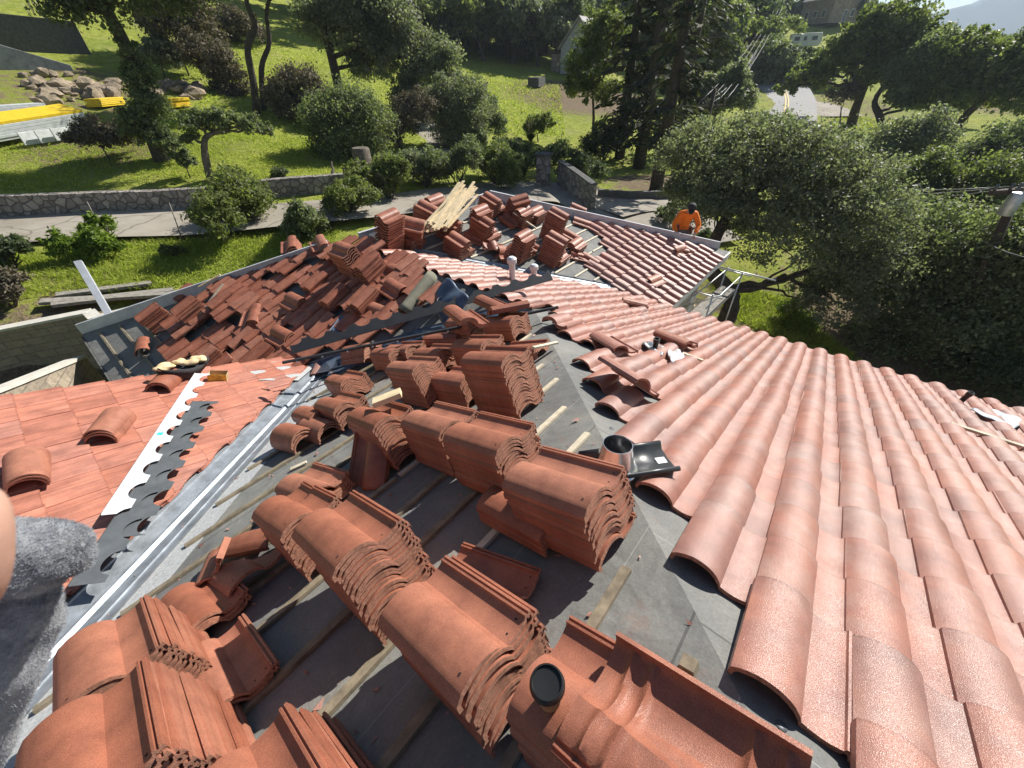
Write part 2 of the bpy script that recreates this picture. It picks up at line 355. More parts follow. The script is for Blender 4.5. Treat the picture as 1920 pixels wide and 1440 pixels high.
# ------------------------------------------------------------------ roof tiles
TW, TL, EXP, COL = .325, .45, .3430*CT, .30      # EXP measured in plan
EX = .343
def profile(n=14, hi=1):
    pts = []
    for i in range(n):
        a = i/(n-1); x = .192*a
        z = .014+.062*max(0, 1-abs((x-.098)/.102)**2.1)**.62
        if x < .09: z = max(z, .036+.026*min(1, x/.03))
        pts.append((x, z))
    pts = [(-.001, .010), (0, .036)]+pts[1:]
    pts += [(.200, .018), (.225, .0135), (.25, .0125), (.272, .015), (.292, .021), (.300, .025)]
    pts += [(.303, .036), (.311, .037), (.313, .028), (.318, .028), (.320, .036), (.329, .035), (.331, .018)]
    return pts
def tile_geo(n=14, L=TL, th=.0185, ny=2, ribs=False, holes=True):
    """one S tile: x across from barrel to lip, y from head to butt, z up"""
    top = profile(n); m = len(top); mb = MB()
    bot = [(x, z-th) for x, z in top]
    bot = [(x, min(z, .024-th+.012) if x > .296 else z) for x, z in bot]
    bot[0] = (.013, .006); bot[1] = (.013, .020)
    if ribs: ny = 60
    rows = [L*i/ny for i in range(ny+1)]
    vs = [(x, y, z) for y in rows for x, z in top]; nt_ = len(vs)
    def rib(y, x):                             # stiffening ribs moulded into the underside
        if not ribs or x < .02 or x > .296: return 0
        return .013*max(exp(-((y-c-.004*sin(x*30))/.009)**2) for c in (.035, .095, .33, .385))+.004*exp(-((x-.2)/.006)**2)+.0025*exp(-((((y+x*.5) % .09)-.045)/.004)**2)*(x > .2)
    vs += [(x, y, z-rib(y, x)) for y in rows for x, z in bot]
    fs = []; mi = []
    for j in range(ny):
        for i in range(m-1):
            a = j*m+i; fs.append((a, a+1, a+m+1, a+m)); mi.append(0)
            b = nt_+a; fs.append((b, b+m, b+m+1, b+1)); mi.append(0)
    for i in range(m-1):
        a = i; fs.append((a, nt_+a, nt_+a+1, a+1)); mi.append(1)
        a = ny*m+i; fs.append((a, a+1, nt_+a+1, nt_+a)); mi.append(1)
    for j in range(ny):
        a = j*m; fs.append((a, a+m, nt_+a+m, nt_+a)); mi.append(0)
        a = j*m+m-1; fs.append((a, nt_+a, nt_+a+m, a+m)); mi.append(0)
    mb.v = vs; mb.f = fs; mb.mi = mi
    if holes:
        for x, y in ((.06, .035), (.235, .028), (.285, .03)):
            z = np.interp(x, [p[0] for p in top], [p[1] for p in top])
            mb.add([(x+.0042*cos(k*pi/4), y+.0042*sin(k*pi/4), z+.0012) for k in range(8)], [tuple(range(8))], 2)
    if ribs: mb.box((.22, .004, .004), (.04, 0, 0), (0, .022, 0), (0, 0, -.018), 1)
    mb.v = [(x-TW/2, y-L/2, z) for x, y, z in mb.v]
    return mb
def tile_mesh(name, kind='S'):
    if kind == 'cap':                          # half-round ridge tile
        mb = MB(); n = 14; vs = []; L = .42
        for y, rr in ((-L/2, .115), (-L/2+.04, .117), (L/2-.05, .128), (L/2, .129)):
            vs += [(rr*cos(pi*k/n)*1.02, y, rr*.86*sin(pi*k/n)+.004) for k in range(n+1)]
        for y, rr in ((-L/2, .101), (L/2, .113)):
            vs += [(rr*cos(pi*k/n)*1.02, y, rr*.86*sin(pi*k/n)+.004) for k in range(n+1)]
        m = n+1; fs = []; mi = []
        for r0, r1 in ((0, 1), (1, 2), (2, 3)):
            for k in range(n): fs.append((r0*m+k, r1*m+k, r1*m+k+1, r0*m+k+1)); mi.append(0)
        for k in range(n):
            fs.append((4*m+k, 4*m+k+1, 5*m+k+1, 5*m+k)); mi.append(0)
            fs.append((k, k+1, 4*m+k+1, 4*m+k)); mi.append(1); fs.append((3*m+k, 5*m+k, 5*m+k+1, 3*m+k+1)); mi.append(1)
        for k in (0, n):
            fs.append((k, m+k, 2*m+k, 3*m+k, 5*m+k, 4*m+k)); mi.append(1)
        mb.v, mb.f, mb.mi = vs, fs, mi
    else:
        mb = tile_geo(ribs=(kind == 'under'))
    me = mb.mesh(name)
    bm = bmesh.new(); bm.from_mesh(me)
    if kind.startswith('cut'):                 # broken or hip-cut tile
        k = int(kind[3:]); r = random.Random(k*13+5)
        for q in range(1 if k < 3 else 2):
            a = r.uniform(.3, 1.0)*r.choice((-1, 1))+(0 if q == 0 else pi*.6); off = r.uniform(-.06, .03)
            nrm = Vector((sin(a), cos(a), r.uniform(-.2, .2)))
            res = bmesh.ops.bisect_plane(bm, geom=bm.verts[:]+bm.edges[:]+bm.faces[:], plane_co=nrm*-off, plane_no=nrm, clear_outer=True)
            ed = [e for e in res['geom_cut'] if isinstance(e, bmesh.types.BMEdge)]
            fl = bmesh.ops.edgeloop_fill(bm, edges=ed)
            for f_ in fl['faces']: f_.material_index = 1
    bmesh.ops.recalc_face_normals(bm, faces=bm.faces)
    bm.to_mesh(me); bm.free()
    return me
TM = {}
def tmesh(kind, mat):
    key = kind+mat
    if key not in TM:
        me = tile_mesh('roof_tile', kind)
        for x in (mat, 'tile_rough', 'hole'): me.materials.append(MT[x])
        me.polygons.foreach_set('use_smooth', [True]*len(me.polygons)); me.set_sharp_from_angle(angle=radians(40))
        TM[key] = me
    return TM[key]

# a laid field of tiles: one mesh, each tile tinted on its own
def field(name, pl, fr, O, cells, mat, parent, clips=(), n=9, jit=.003, label=None, lift=.0, mirror=False):
    """O: plan point of the lattice; cells: (i, j, lift) with i courses down and j columns along local x"""
    x, y, nn = fr; src = tile_geo(n=n, ny=1, holes=False)
    V0 = np.array(src.v); Fs = src.f
    if mirror: V0[:, 0] *= -1; V0[:, 2] *= .45; Fs = [f[::-1] for f in Fs]
    mi0 = np.array(src.mi); nf = len(Fs)
    lens = np.array([len(f) for f in Fs]); flat = np.concatenate([np.array(f) for f in Fs])
    vs, fl, tint, across = [], [], [], []
    O3 = Vector((O[0], O[1], zp(pl, O[0], O[1])))
    for q, (i, j, up) in enumerate(cells):
        butt = O3+y*(EX*i)+x*(COL*j)
        c = butt-y*(TL/2)+x*(TW/2-.012)+nn*(.024+up+lift)
        c += x*random.gauss(0, jit)+y*random.gauss(0, jit*1.4)
        tl = .025/EX+random.gauss(0, .004); yy = (y+nn*tl).normalized(); zz = (nn-y*tl).normalized()
        rz = random.gauss(0, jit*1.5); xx = (x*cos(rz)+yy*sin(rz)); y2 = yy*cos(rz)-x*sin(rz)
        Mx = np.array([[*xx], [*y2], [*zz]])
        vs.append(V0@Mx+np.array(c)); fl.append(flat+q*len(V0))
        tint.append(np.full(nf, random.random())); 
        ac = np.zeros((len(V0), 3)); ac[:, 0] = V0[:, 0]*38; ac[:, 1] = V0[:, 1]*2.2; ac[:, 2] = random.random()*50; across.append(ac)
    if not vs: return None
    me = bpy.data.meshes.new(name); V = np.concatenate(vs); Lp = np.concatenate(fl); N = len(vs)
    me.vertices.add(len(V)); me.vertices.foreach_set('co', V.reshape(-1).astype(np.float32))
    me.loops.add(len(Lp)); me.loops.foreach_set('vertex_index', Lp.astype(np.int32))
    st = np.concatenate([[0], np.cumsum(np.tile(lens, N))[:-1]]).astype(np.int32)
    me.polygons.add(nf*N); me.polygons.foreach_set('loop_start', st)
    me.update(calc_edges=True)
    a = me.attributes.new('tint', 'FLOAT', 'FACE'); a.data.foreach_set('value', np.concatenate(tint).astype(np.float32))
    a = me.attributes.new('across', 'FLOAT_VECTOR', 'POINT'); a.data.foreach_set('vector', np.concatenate(across).reshape(-1).astype(np.float32))
    me.polygons.foreach_set('material_index', np.tile(mi0, N).astype(np.int32))
    if clips:
        bm = bmesh.new(); bm.from_mesh(me)
        for co, no in clips:
            bmesh.ops.bisect_plane(bm, geom=bm.verts[:]+bm.edges[:]+bm.faces[:], plane_co=co, plane_no=no, clear_outer=True)
        bm.to_mesh(me); bm.free()
    o = link_mesh(name, me, [mat, 'tile_rough'], parent, True, 40)
    if label: o['label'] = label
    return o

# ------------------------------------------------------------------ the house
house = empty('house', (4, 2, -7.4), 'house under repair with hipped red tile roof half stripped to grey felt', 'house')
def V3(pl, x, y, up=0): return Vector((x, y, zp(pl, x, y)))+Vector((-pl[0], -pl[1], 1)).normalized()*up
YR2 = 6.02
P3 = (XR, XR+KH); Q = (1.0, 4.65); PV = (-6, -6+KV)
def deck(name, pl, poly, mat='felt', th=.05, label=None):
    top = [V3(pl, *p) for p in poly]
    if (top[1]-top[0]).cross(top[2]-top[0]).z < 0: top = top[::-1]
    mb = MB(); mb.prism([p-Vector((0, 0, th)) for p in top], (0, 0, th))
    o = mb.build(name, mat, house)
    if label: o['label'] = label
    return o
XE = 7.62; YE = 2.62; XF = 12.62; XM = -.42
LLM = (LL_[2]-M_[2])/(2*T)
deck('underlayment', R_, [(-6, -6+KH), (XR, XR+KH), (XR, YRDG), (XE, KF-XE), (XE, -7), (-6, -7)], 'felt_r')
deck('underlayment', L_, [(-6, -6+KH), (-6, -6+KV), (1.0, 4.65), (XR, XR+KH)])
deck('underlayment', LL_, [(-6, -6+KV), (-6, YR2), (YR2-KV, YR2), (1.0, 4.65)])
deck('underlayment', M_, [(XR, XR+KH), (XR, YRDG), (XM, KF-XM), (XM, 3.6), (.2, 3.6), (1.0, 4.65)])
deck('underlayment', F_, [(XR, YRDG), (X2, YRDG), (X2+YRDG-YE, YE), (KF-YE, YE)])
pB = (0, -T, 2*zp(F_, 0, YRDG)-F_[2])        # back slope of the far ridge
pB = (0, -T, zp(F_, 0, YRDG)+T*YRDG)
deck('underlayment', pB, [(XR, YRDG), (X2, YRDG), (X2+4.9, YRDG+4.9), (XM, KF-XM)])
pC = (-T, 0, zp(F_, 0, YRDG)+T*X2)           # far hip end
deck('underlayment', pC, [(X2, YRDG), (X2+YRDG-YE, YE), (X2+YRDG-YE, YRDG+4.9), (X2+4.9, YRDG+4.9)])
deck('underlayment', (0, T, zp(R_, 0, 0)), [(-6, -6.99), (XE, -7.0), (XE, -7.4), (-6, -7.4)])
# walls under the eaves
wl = MB()
def wallbox(x0, y0, x1, y1, z0, z1): wl.box((x0, y0, z0), (x1-x0, 0, 0), (0, y1-y0, 0), (0, 0, z1-z0))
wallbox(7.0, -6.6, 7.2, 2.9, -9.2, -4.05)
wallbox(7.2, 3.0, 12.2, 3.2, -9.2, -4.5)
wallbox(12.0, 3.2, 12.2, 11.9, -9.2, -4.6)
wallbox(0.1, 11.5, 12.0, 11.7, -9.2, -4.5)
wallbox(0.0, 5.2, .2, 11.5, -8.2, -4.4)
wallbox(-5.9, 5.5, 1.6, 5.7, -8.2, -3.8)
wl.build('wall', 'stucco', house)
# white eaves: fascia with a drip edge, brown soffit behind
fb = MB()
zF = zp(F_, 0, YE)
fb.box((KF-YE-.75, YE-.035, zF-.20), (X2+YRDG-YE-(KF-YE)+.75, 0, 0), (0, .03, 0), (0, 0, .19))
fb.box((KF-YE-.75, YE-.06, zF-.025), (X2+YRDG-YE-(KF-YE)+.75, 0, 0), (0, .022, 0), (0, 0, .03))
fb.build('fascia', 'white_paint', house, bevel=.004)
sf = MB(); sf.box((KF-YE-.75, YE, zF-.16), (5.1, 0, 0), (0, .38, 0), (0, 0, .02)); 
for k in range(9): sf.box((8.0+k*.58, YE+.0, zF-.139), (.045, 0, 0), (0, .38, 0), (0, 0, .09))
sf.build('soffit', 'eave_wood', house)
zR = zp(R_, XE, 0)
fb = MB(); fb.box((XE+.01, -7, zR-.22), (.03, 0, 0), (0, 9.6, 0), (0, 0, .2)); fb.build('fascia', 'white_paint', house)
zM = zp(M_, XM, 0)
fb = MB(); fb.box((XM-.035, 5.9, zM-.19), (.03, 0, 0), (0, 5.8, 0), (0, 0, .2)); fb.build('fascia', 'grey_dark', house)
# rake under the left field
rk = MB(); a = V3(LL_, -6, YR2); b = V3(LL_, YR2-KV-.6, YR2)
rk.bar(a+Vector((0, .02, -.12)), b+Vector((0, .02, -.12)), .03, .2); rk.build('rake_board', 'white_paint', house)

# hip and ridge boards standing on edge
def board(a, b, h, name='hip_board', th=.04, label=None, mat='board', seam=None):
    a, b = Vector(a), Vector(b); d = (b-a).normalized(); mb = MB()
    side = d.cross(Vector((0, 0, 1))).normalized(); n = 3
    pts = [a.lerp(b, k/n) for k in range(n+1)]
    for k in range(n):
        g = .006 if k else 0; off = side*(.004 if k % 2 else 0)
        mb.box(pts[k]+d*g-side*th/2+off, pts[k+1]-pts[k]-d*g, side*th, Vector((0, 0, h)))
    mb.box(a-side*(th/2+.012)+Vector((0, 0, h+.001)), b-a, side*(th+.024), Vector((0, 0, .006)))
    o = mb.build(name, mat, house, bevel=.003)
    if label: o['label'] = label
    return o
board(V3(F_, X2, YRDG), V3(F_, X2+YRDG-YE-.25, YE+.25), .20, label='pale board on edge along the far right hip')
board(V3(M_, XR-.35, YRDG+.35), V3(M_, XM+.02, KF-XM-.02), .22, label='blue grey board on edge along the left hip')
board(V3(F_, X2-.9, YRDG), V3(F_, X2, YRDG), .17, 'ridge_board')
board(V3(F_, XR+.15, YRDG), V3(F_, XR+.75, YRDG), .17, 'ridge_board')

# valley metal
def valley(pl1, pl2, pts, w, mat, label, rib=True, up=.006):
    """pts: plan points along the valley, w: wing width; centre rib"""
    mb = MB(); rows = []
    d = (Vector(pts[-1])-Vector(pts[0])).normalized(); s = Vector((-d.y, d.x))
    if zp(pl1, *(Vector(pts[0])+s)) < zp(pl2, *(Vector(pts[0])+s)): pl1, pl2 = pl2, pl1
    for p in pts:
        p = Vector(p); row = []
        for t in (-w, -w+.012, -w*.62, -w*.6, -w*.58, -.035, -.012, 0, .012, .035, w*.58, w*.6, w*.62, w-.012, w):
            q = p+s*t; pl = pl1 if t > 0 else pl2
            z = zp(pl, q.x, q.y)+up
            if rib and abs(t) < .02: z += .028
            if abs(abs(t)-w*.6) < .001: z += .012
            if abs(abs(t)-w) < .001: z += .02
            row.append((q.x, q.y, z))
        rows.append(row)
    n = len(rows[0]); vs = [v for r in rows for v in r]
    mb.add(vs, [(i*n+k, i*n+k+1, (i+1)*n+k+1, (i+1)*n+k) for i in range(len(rows)-1) for k in range(n-1)])
    o = mb.build('valley_flashing', mat, house, True, 35); o['label'] = label; return o
valley(L_, LL_, [(x, x+KV) for x in np.linspace(-4, 1.75, 9)], .25, 'galv', 'shiny galvanised valley channel beside the left tile field')
valley(R_, F_, [(x, KF-x) for x in np.linspace(4.3, XE+.4, 8)], .20, 'galv', 'pale metal valley below the far tile field')
valley(L_, M_, [(x, XR+XR+KH-x) for x in np.linspace(1.3, 3.7, 6)], .28, 'blue_metal', 'bluish metal valley between tile piles in the middle')
# pale cap sheet strip on the near side of the long valley
cs = MB()
for k in range(12):
    x0, x1 = -4+k*.43, -4+(k+1)*.43
    a = [V3(L_, x0, x0+KV-.26, .004), V3(L_, x1, x1+KV-.26, .004), V3(L_, x1+.3, x1+KV-.26, .003), V3(L_, x0+.3, x0+KV-.26, .003)]
cs = MB(); cs.add([V3(L_, -4, -4+KV-.2, .003), V3(L_, 1.7, 1.7+KV-.2, .003), V3(L_, 1.7, 1.7+KV-.62, .003), V3(L_, -4, -4+KV-.62, .003)], [(0, 3, 2, 1)])
cs.build('cap_sheet', 'valley_felt', house)
cs = MB(); cs.add([V3(LL_, YR2-KV-.9, YR2-.1, .035), V3(LL_, 1.7, 5.5, .035), V3(LL_, 1.35, 5.18, .035), V3(LL_, .95, 5.4, .035), V3(LL_, .85, 5.9, .035)], [(0, 1, 2, 3, 4)])
cs.build('cap_sheet', 'valley_felt', house)
# battens on the near slope, the far slope and the low left corner
def batten(pl, a, b, mat='batten', w=.042, h=.022):
    a, b = V3(pl, *a, h/2+.002), V3(pl, *b, h/2+.002)
    n = Vector((-pl[0], -pl[1], 1)).normalized(); mb = MB(); mb.bar(a, b, w, h, n)
    mb.build('batten', mat, house, bevel=.002)
ends = {.5: .67, .18: .93, -.14: .70, .81: 1.70, 1.15: 1.93, 1.48: 2.30}
for k in range(-9, 14):
    y = round(.5+.3226*k, 3); xr_ = y-KH-random.uniform(.18, .42)
    for e_, v in ends.items():
        if abs(e_-y) < .08: xr_ = v
    xl = max(y-KV+random.uniform(.33, .62), -5)
    if xr_-xl < .8: continue
    cuts = [xl]
    while cuts[-1]+1.9 < xr_: cuts.append(cuts[-1]+random.uniform(1.1, 1.9))
    cuts.append(xr_)
    for a, b in zip(cuts, cuts[1:]):
        if b-a > .15: batten(L_, (a, y+random.gauss(0, .006)), (b-.03, y+random.gauss(0, .006)), 'batten' if b < xr_-.1 or y < .3 else 'batten_pale')
for k in range(0, 13):
    y = YE+.55+.3226*k; x0 = max(KF-y+.35, XR+.5); x1 = X2+YRDG-y-.35
    x1 = min(x1, x0+3.4)
    if x1-x0 < .6: continue
    m_ = (x0+x1)/2+random.uniform(-.4, .4)
    batten(F_, (x0, y), (m_-.03, y), 'batten_pale'); batten(F_, (m_+.02, y), (x1, y), 'batten_pale')
for x in (-.15, .19, .52, .86, 1.2):
    batten(M_, (x, 7.0 if x < .6 else 8.4), (x, KF-x-.25), 'batten', .04, .035)

# laid tile fields
MISSING = {(8, -7), (6, -4), (20, 8), (20, 9)}
OX, OY = .804427, -.242256
cells = []
for j in range(-26, 22):
    for i in range(-14, 22):
        y = OY-COL*j
        if y > YRDG: continue
        hb = OX+EXP*i-TL*CT
        if i < 1-j and y < XR+KH+.1: continue
        if y >= XR+KH and hb < XR-.28: continue
        if OX+EXP*i+(y) > KF+.6: continue
        if y < -6.8: continue
        if (i, j) in MISSING: continue
        cells.append((i, j, 0))
vn = Vector((1, 1, 0)).normalized()
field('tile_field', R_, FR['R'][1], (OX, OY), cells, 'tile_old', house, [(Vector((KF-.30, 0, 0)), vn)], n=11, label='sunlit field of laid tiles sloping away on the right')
# left field: butts on the measured lattice, cut along the valley
cells = [(i, j, 0) for j in range(0, 40) for i in range(-20, 16)
         if -5.5 < -.985+EXP*i < 3 and (6.02-COL*j) > (-.985+EXP*i-TL)+KV+.0]
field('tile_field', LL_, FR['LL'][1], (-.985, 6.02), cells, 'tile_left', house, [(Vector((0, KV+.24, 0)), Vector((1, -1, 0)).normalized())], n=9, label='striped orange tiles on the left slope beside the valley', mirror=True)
# far field, stepped at its open edge
def inpoly(p, poly):
    c = False; n = len(poly)
    for k in range(n):
        (x1, y1), (x2, y2) = poly[k], poly[k-1]
        if (y1 > p[1]) != (y2 > p[1]) and p[0] < (x2-x1)*(p[1]-y1)/(y2-y1)+x1: c = not c
    return c
far_px = [(1112, 404), (1205, 432), (1345, 472), (1345, 492), (1240, 610), (1165, 548), (1092, 490), (1130, 468), (1150, 452), (1100, 430)]
far_poly = [tuple(hit(x, y, F_, .05)[:2]) for x, y in far_px]
cells = []
for j in range(0, 40):
    for i in range(0, 30):
        x = 12.72-COL*j; y = YE-.06+EXP*i
        if inpoly((x-.15, y+.17), far_poly): cells.append((-i, j, 0))
hipn = Vector((1, 1, 0)).normalized()
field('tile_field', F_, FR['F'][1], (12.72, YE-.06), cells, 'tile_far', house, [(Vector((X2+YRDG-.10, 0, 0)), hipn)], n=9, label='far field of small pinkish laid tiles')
# loose-laid groups on the shaded middle slope
mid_px = [(400, 548), (625, 455), (700, 470), (845, 545), (760, 612), (690, 640), (565, 690), (335, 715), (305, 690), (330, 625), (318, 588)]
mid_poly = [tuple(hit(x, y, M_, .05)[:2]) for x, y in mid_px]
cells = []; rr = random.Random(21); chunk = {}
for i in range(0, 16):
    for j in range(0, 26):
        x = .10+EXP*i; y = 4.4+COL*j
        if not inpoly((x+.15, y+.15), mid_poly): continue
        key = ((j+(i//2)*2)//4, i//2)
        if key not in chunk: chunk[key] = rr.choice((None, 0, 0, .03, .08, .13, .10, .05, .06, .02, .11, .04))
        u = chunk[key]
        if u is None: continue
        if rr.random() < .04 or (j+(i//2)*2) % 4 == 3 and rr.random() < .7: continue
        cells.append((-i, j, u))
field('tile_field', M_, FR['M'][1], (.10, 4.4), cells, 'tile', house, [], n=9, jit=.012, label='dark orange tiles laid in loose groups on the middle slope', lift=.012)
cells = []
# ------------------------------------------------------------------ loose tiles: every one a thing
PLACED = []                                   # (distance, matrix, kind, mat, label, group)
PITCH = .0218
def stack(px, py, P, n, desc, rot=0, kind='S', mat='tile', lean=(0, 0), base=.03, fan=(0, 0), tops=None, pitch=PITCH, mid=None):
    pl, (x, y, nn) = FR[P]
    up = (base+(n-1)*pitch+.05)/CT
    c = hit(px, py, pl, up); c = Vector((c.x, c.y, zp(pl, c.x, c.y)))
    c = c+nn*0
    a = radians(rot); x1 = x*cos(a)+y*sin(a); y1 = y*cos(a)-x*sin(a)
    R0 = Matrix((x1, y1, nn)).transposed()
    R0 = R0 @ Matrix.Rotation(radians(lean[0]), 3, 'X') @ Matrix.Rotation(radians(lean[1]), 3, 'Y')
    r = random.Random(int(px*7+py*13))
    lay = []
    for k in range(n):
        j = Matrix.Rotation(radians(r.gauss(0, .6)), 3, 'Z')
        z = base+k*pitch
        kk = kind if k < n-1 or not tops else tops
        off = R0 @ Vector((r.gauss(0, .005)+fan[0]*k-(n-1)*fan[0]/2, r.gauss(0, .0045)+fan[1]*k-(n-1)*fan[1]/2, 0))
        p = c+nn*z+off
        Mx = (R0 @ j).to_4x4(); 
        if kk == 'under': Mx = Mx @ Matrix.Rotation(pi, 4, 'Y')
        Mx.translation = p
        if n == 1: lab = f'loose roof tile {desc}'; g = None
        elif k == n-1: lab = f'topmost roof tile of the {desc}'; g = desc
        else: lab = f'lower roof tile stacked in the {desc}'; g = desc
        PLACED.append((p.length, Mx, kk, mat, lab, g))
    return c
W = 'tile'
# --- the near slope (heads towards the ridge)
stack(182, 1462, 'L', 19, 'big stack at the lower left corner', 2, fan=(-.0042, 0))
stack(212, 1240, 'L', 15, 'stack beside the valley behind the corner stack', 4, fan=(-.004, 0))
stack(372, 1132, 'L', 3, 'low pile against the back of the corner stacks', 8)
stack(410, 1262, 'L', 2, 'low shaded pile right of the corner stacks', 3)
stack(520, 1568, 'L', 11, 'stack cut by the bottom edge beside the corner stack', 4, fan=(-.007, 0))
stack(893, 1185, 'L', 13, 'large stack in the bottom middle left of the cup', 0)
stack(905, 1095, 'L', 1, 'half hidden behind the bottom middle stack', 10, base=.035)
stack(683, 1012, 'L', 18, 'crumbly ended stack left of the bottom middle', 1, fan=(.0, .004))
stack(560, 958, 'L', 14, 'stack with a broken tile piece on top', 4, tops='cut2')
stack(585, 905, 'L', 6, 'low pile behind the broken topped stack', 8)
stack(1098, 906, 'L', 14, 'thick tall stack left of the shiny vent cone', 0)
stack(1000, 945, 'L', 4, 'low stepped pile under the thick tall stack', -2)
stack(942, 815, 'L', 15, 'stack with a dark raised rail behind the thick one', 1)
stack(840, 786, 'L', 14, 'stack between the wood block and the dark rail', 0)
stack(728, 778, 'L', 15, 'crumbly stack carrying the pale wood block', 0, fan=(0, .005))
stack(640, 752, 'L', 9, 'narrow stack left of the wood block', 2)
stack(592, 768, 'L', 6, 'stack at the top of the shiny valley', 4)
stack(548, 815, 'L', 4, 'shaded pile beside the valley', 8, kind='cap')
stack(598, 800, 'L', 3, 'shaded round topped pile nearest the wood block', 4, kind='cap')
stack(698, 852, 'L', 2, 'pair of tilted dark tiles leaning on the block stack', 118, lean=(-40, 0), base=.10)
stack(956, 664, 'L', 20, 'tallest square stack at the hip', 2)
stack(868, 703, 'L', 9, 'low stack left of the tallest hip stack', 2)
stack(790, 682, 'L', 16, 'stack two places left of the hip stack', 2, fan=(0, .004))
stack(735, 655, 'L', 9, 'dark stack behind the leaning pile', 3)
stack(676, 650, 'L', 10, 'leaning pile showing its tile edges', 20, lean=(0, 18), fan=(.012, 0))
stack(652, 708, 'L', 8, 'brown shaded stack above the valley end', 0, fan=(0, .008))
stack(955, 594, 'L', 10, 'stack under the thin dark bar near the ridge', 2)
stack(985, 648, 'L', 3, 'low broken pile behind the tallest hip stack', 12)
stack(880, 596, 'L', 11, 'stack below the long dark scalloped strip', 1)
stack(965, 573, 'L', 2, 'pair of tilted tiles on the ridge beside the strip', 60, lean=(10, 10), base=.30)
stack(815, 680, 'L', 3, 'shaded pile behind the two middle stacks', 0)
stack(905, 638, 'L', 12, 'shaded stack left of the tallest hip stack', 3)
stack(822, 655, 'L', 9, 'stack below the long strip in the middle', 1)
stack(762, 648, 'L', 8, 'second stack under the thin dark bar', 6)
stack(835, 628, 'L', 5, 'low tipped pile between the two dark strips', 30, lean=(12, 8))
stack(925, 566, 'R', 3, 'pile on the ridge beside the long strip', 82, base=.05)
stack(868, 588, 'R', 2, 'shingled pair at the left ridge end', 70, base=.06)
# cut tile pieces lying on the felt
stack(410, 1040, 'L', 1, 'piece standing on the felt with a white broken edge', -25, kind='cut1', lean=(0, -42), base=.08)
stack(452, 1052, 'L', 1, 'curved piece right of the white edged one', 10, kind='cut0', base=.06)
stack(470, 1000, 'L', 1, 'dark fragment in shadow behind the two pieces', 40, kind='cut5', base=.02)
# cup pile: one the right way up, one turned over on top
cupc = stack(1215, 1390, 'L', 11, 'pile under the coffee cup', 2, base=.03)
stack(1392, 1478, 'L', 1, 'turned over with its ribbed underside up', 1, kind='under', base=.345, lean=(3, 2))
# --- the right field
stack(1148, 640, 'R', 1, 'lying across the field left of the black pipe', 62, base=.09, mat='tile_old')
stack(1172, 703, 'R', 1, 'tilted with a dark gap below on the right field', 66, base=.15, lean=(0, 24), mat='tile_old')
stack(1266, 632, 'R', 2, 'pair lying behind the black vent pipe', 75, base=.09, mat='tile_old')
stack(1190, 566, 'R', 1, 'sitting at the far corner by the pale valley', -60, base=.09, mat='tile_far')
stack(1052, 598, 'R', 2, 'at the top of the right field', 5, base=.07, mat='tile_old')
# --- round ridge tiles and a pouch on the left field
stack(190, 796, 'LL', 3, 'round ridge tile stack amid the left field', 62, kind='cap', base=.06, pitch=.022)
stack(300, 712, 'LL', 2, 'round ridge tiles by the glove bag', 58, kind='cap', base=.06, pitch=.022)
stack(28, 880, 'LL', 3, 'round ridge tiles beside the camera holder', 85, kind='cap', base=.06, pitch=.022)
# --- the far slope
F = 'tile_far'
def fs(px, py, n, desc, rot=0, **k): stack(px, py, 'F', n, desc, rot, mat=k.pop('mat', 'tile'), pitch=.052 if n > 4 else .036, **k)
fs(712, 388, 15, 'tall corner tower left on the far roof', 100)
fs(727, 410, 8, 'second tower leaning on the corner tower', 20)
fs(762, 404, 10, 'slumped stack right of the corner tower', 40, lean=(0, 20), fan=(.01, 0))
fs(758, 432, 5, 'wavy stack in front of the slumped stack', 10)
fs(770, 444, 3, 'low felt pile before the slumped stack', 95)
fs(790, 378, 9, 'round sided stack left of the wood strips', 15)
fs(812, 366, 6, 'flat stack behind the wood strips', 95)
fs(835, 405, 8, 'stack buried under the wood strips', 10)
fs(850, 440, 7, 'stack below the ends of the wood strips', 5)
fs(864, 462, 3, 'low pile nearest the viewer below the wood strips', 95)
fs(886, 443, 1, 'curved one on the felt right of the strips', 30, kind='S')
fs(916, 434, 3, 'small pile right of the curved loose tile', 95)
fs(893, 384, 5, 'upper half of the tower right of the strips', 95, base=.25)
fs(897, 404, 8, 'lower tower right of the wood strips', 5)
fs(912, 364, 8, 'stack at the far peak', 5)
fs(928, 382, 4, 'pile below the far peak', 95)
fs(962, 366, 9, 'leaning stack right of the far peak', 70, lean=(14, 0), fan=(0, .012))
fs(976, 388, 7, 'square stack below the leaning one', 95)
fs(1003, 390, 5, 'short stack left of the twisted tower', 95)
fs(1032, 388, 13, 'twisted tower beside the far hip board', 8)
fs(954, 407, 3, 'long tile pile amid the far felt', 0)
fs(972, 430, 11, 'dark ended tower in the middle of the far felt', 95)
fs(988, 454, 4, 'small heap of round tiles beside the middle tower', 20)
fs(1030, 434, 12, 'wide tower in front of the twisted tower', 8)
fs(1043, 424, 2, 'bright pair lying behind the wide tower', 95)
fs(1068, 438, 2, 'pair lying between the wide tower and the tile field', 10)
fs(1080, 452, 4, 'pile right of the wide tower', 95)
fs(1047, 474, 4, 'pile in front of the wide tower', 95)
fs(1089, 414, 1, 'alone near the hip board', 30)
fs(1087, 474, 1, 'upside down at the edge of the tile field', 40, kind='under', base=.08)
fs(1105, 484, 1, 'pushed up at the edge of the tile field', 6)
fs(1228, 522, 1, 'bright one lying across the far tile field', 80, base=.09, mat=F)
fs(1275, 466, 1, 'tipped against the far hip board', 75, base=.10, lean=(0, 20), mat=F)
fs(1288, 470, 1, 'flat beside the tipped one on the far field', 40, base=.08, mat=F, kind='cut3')
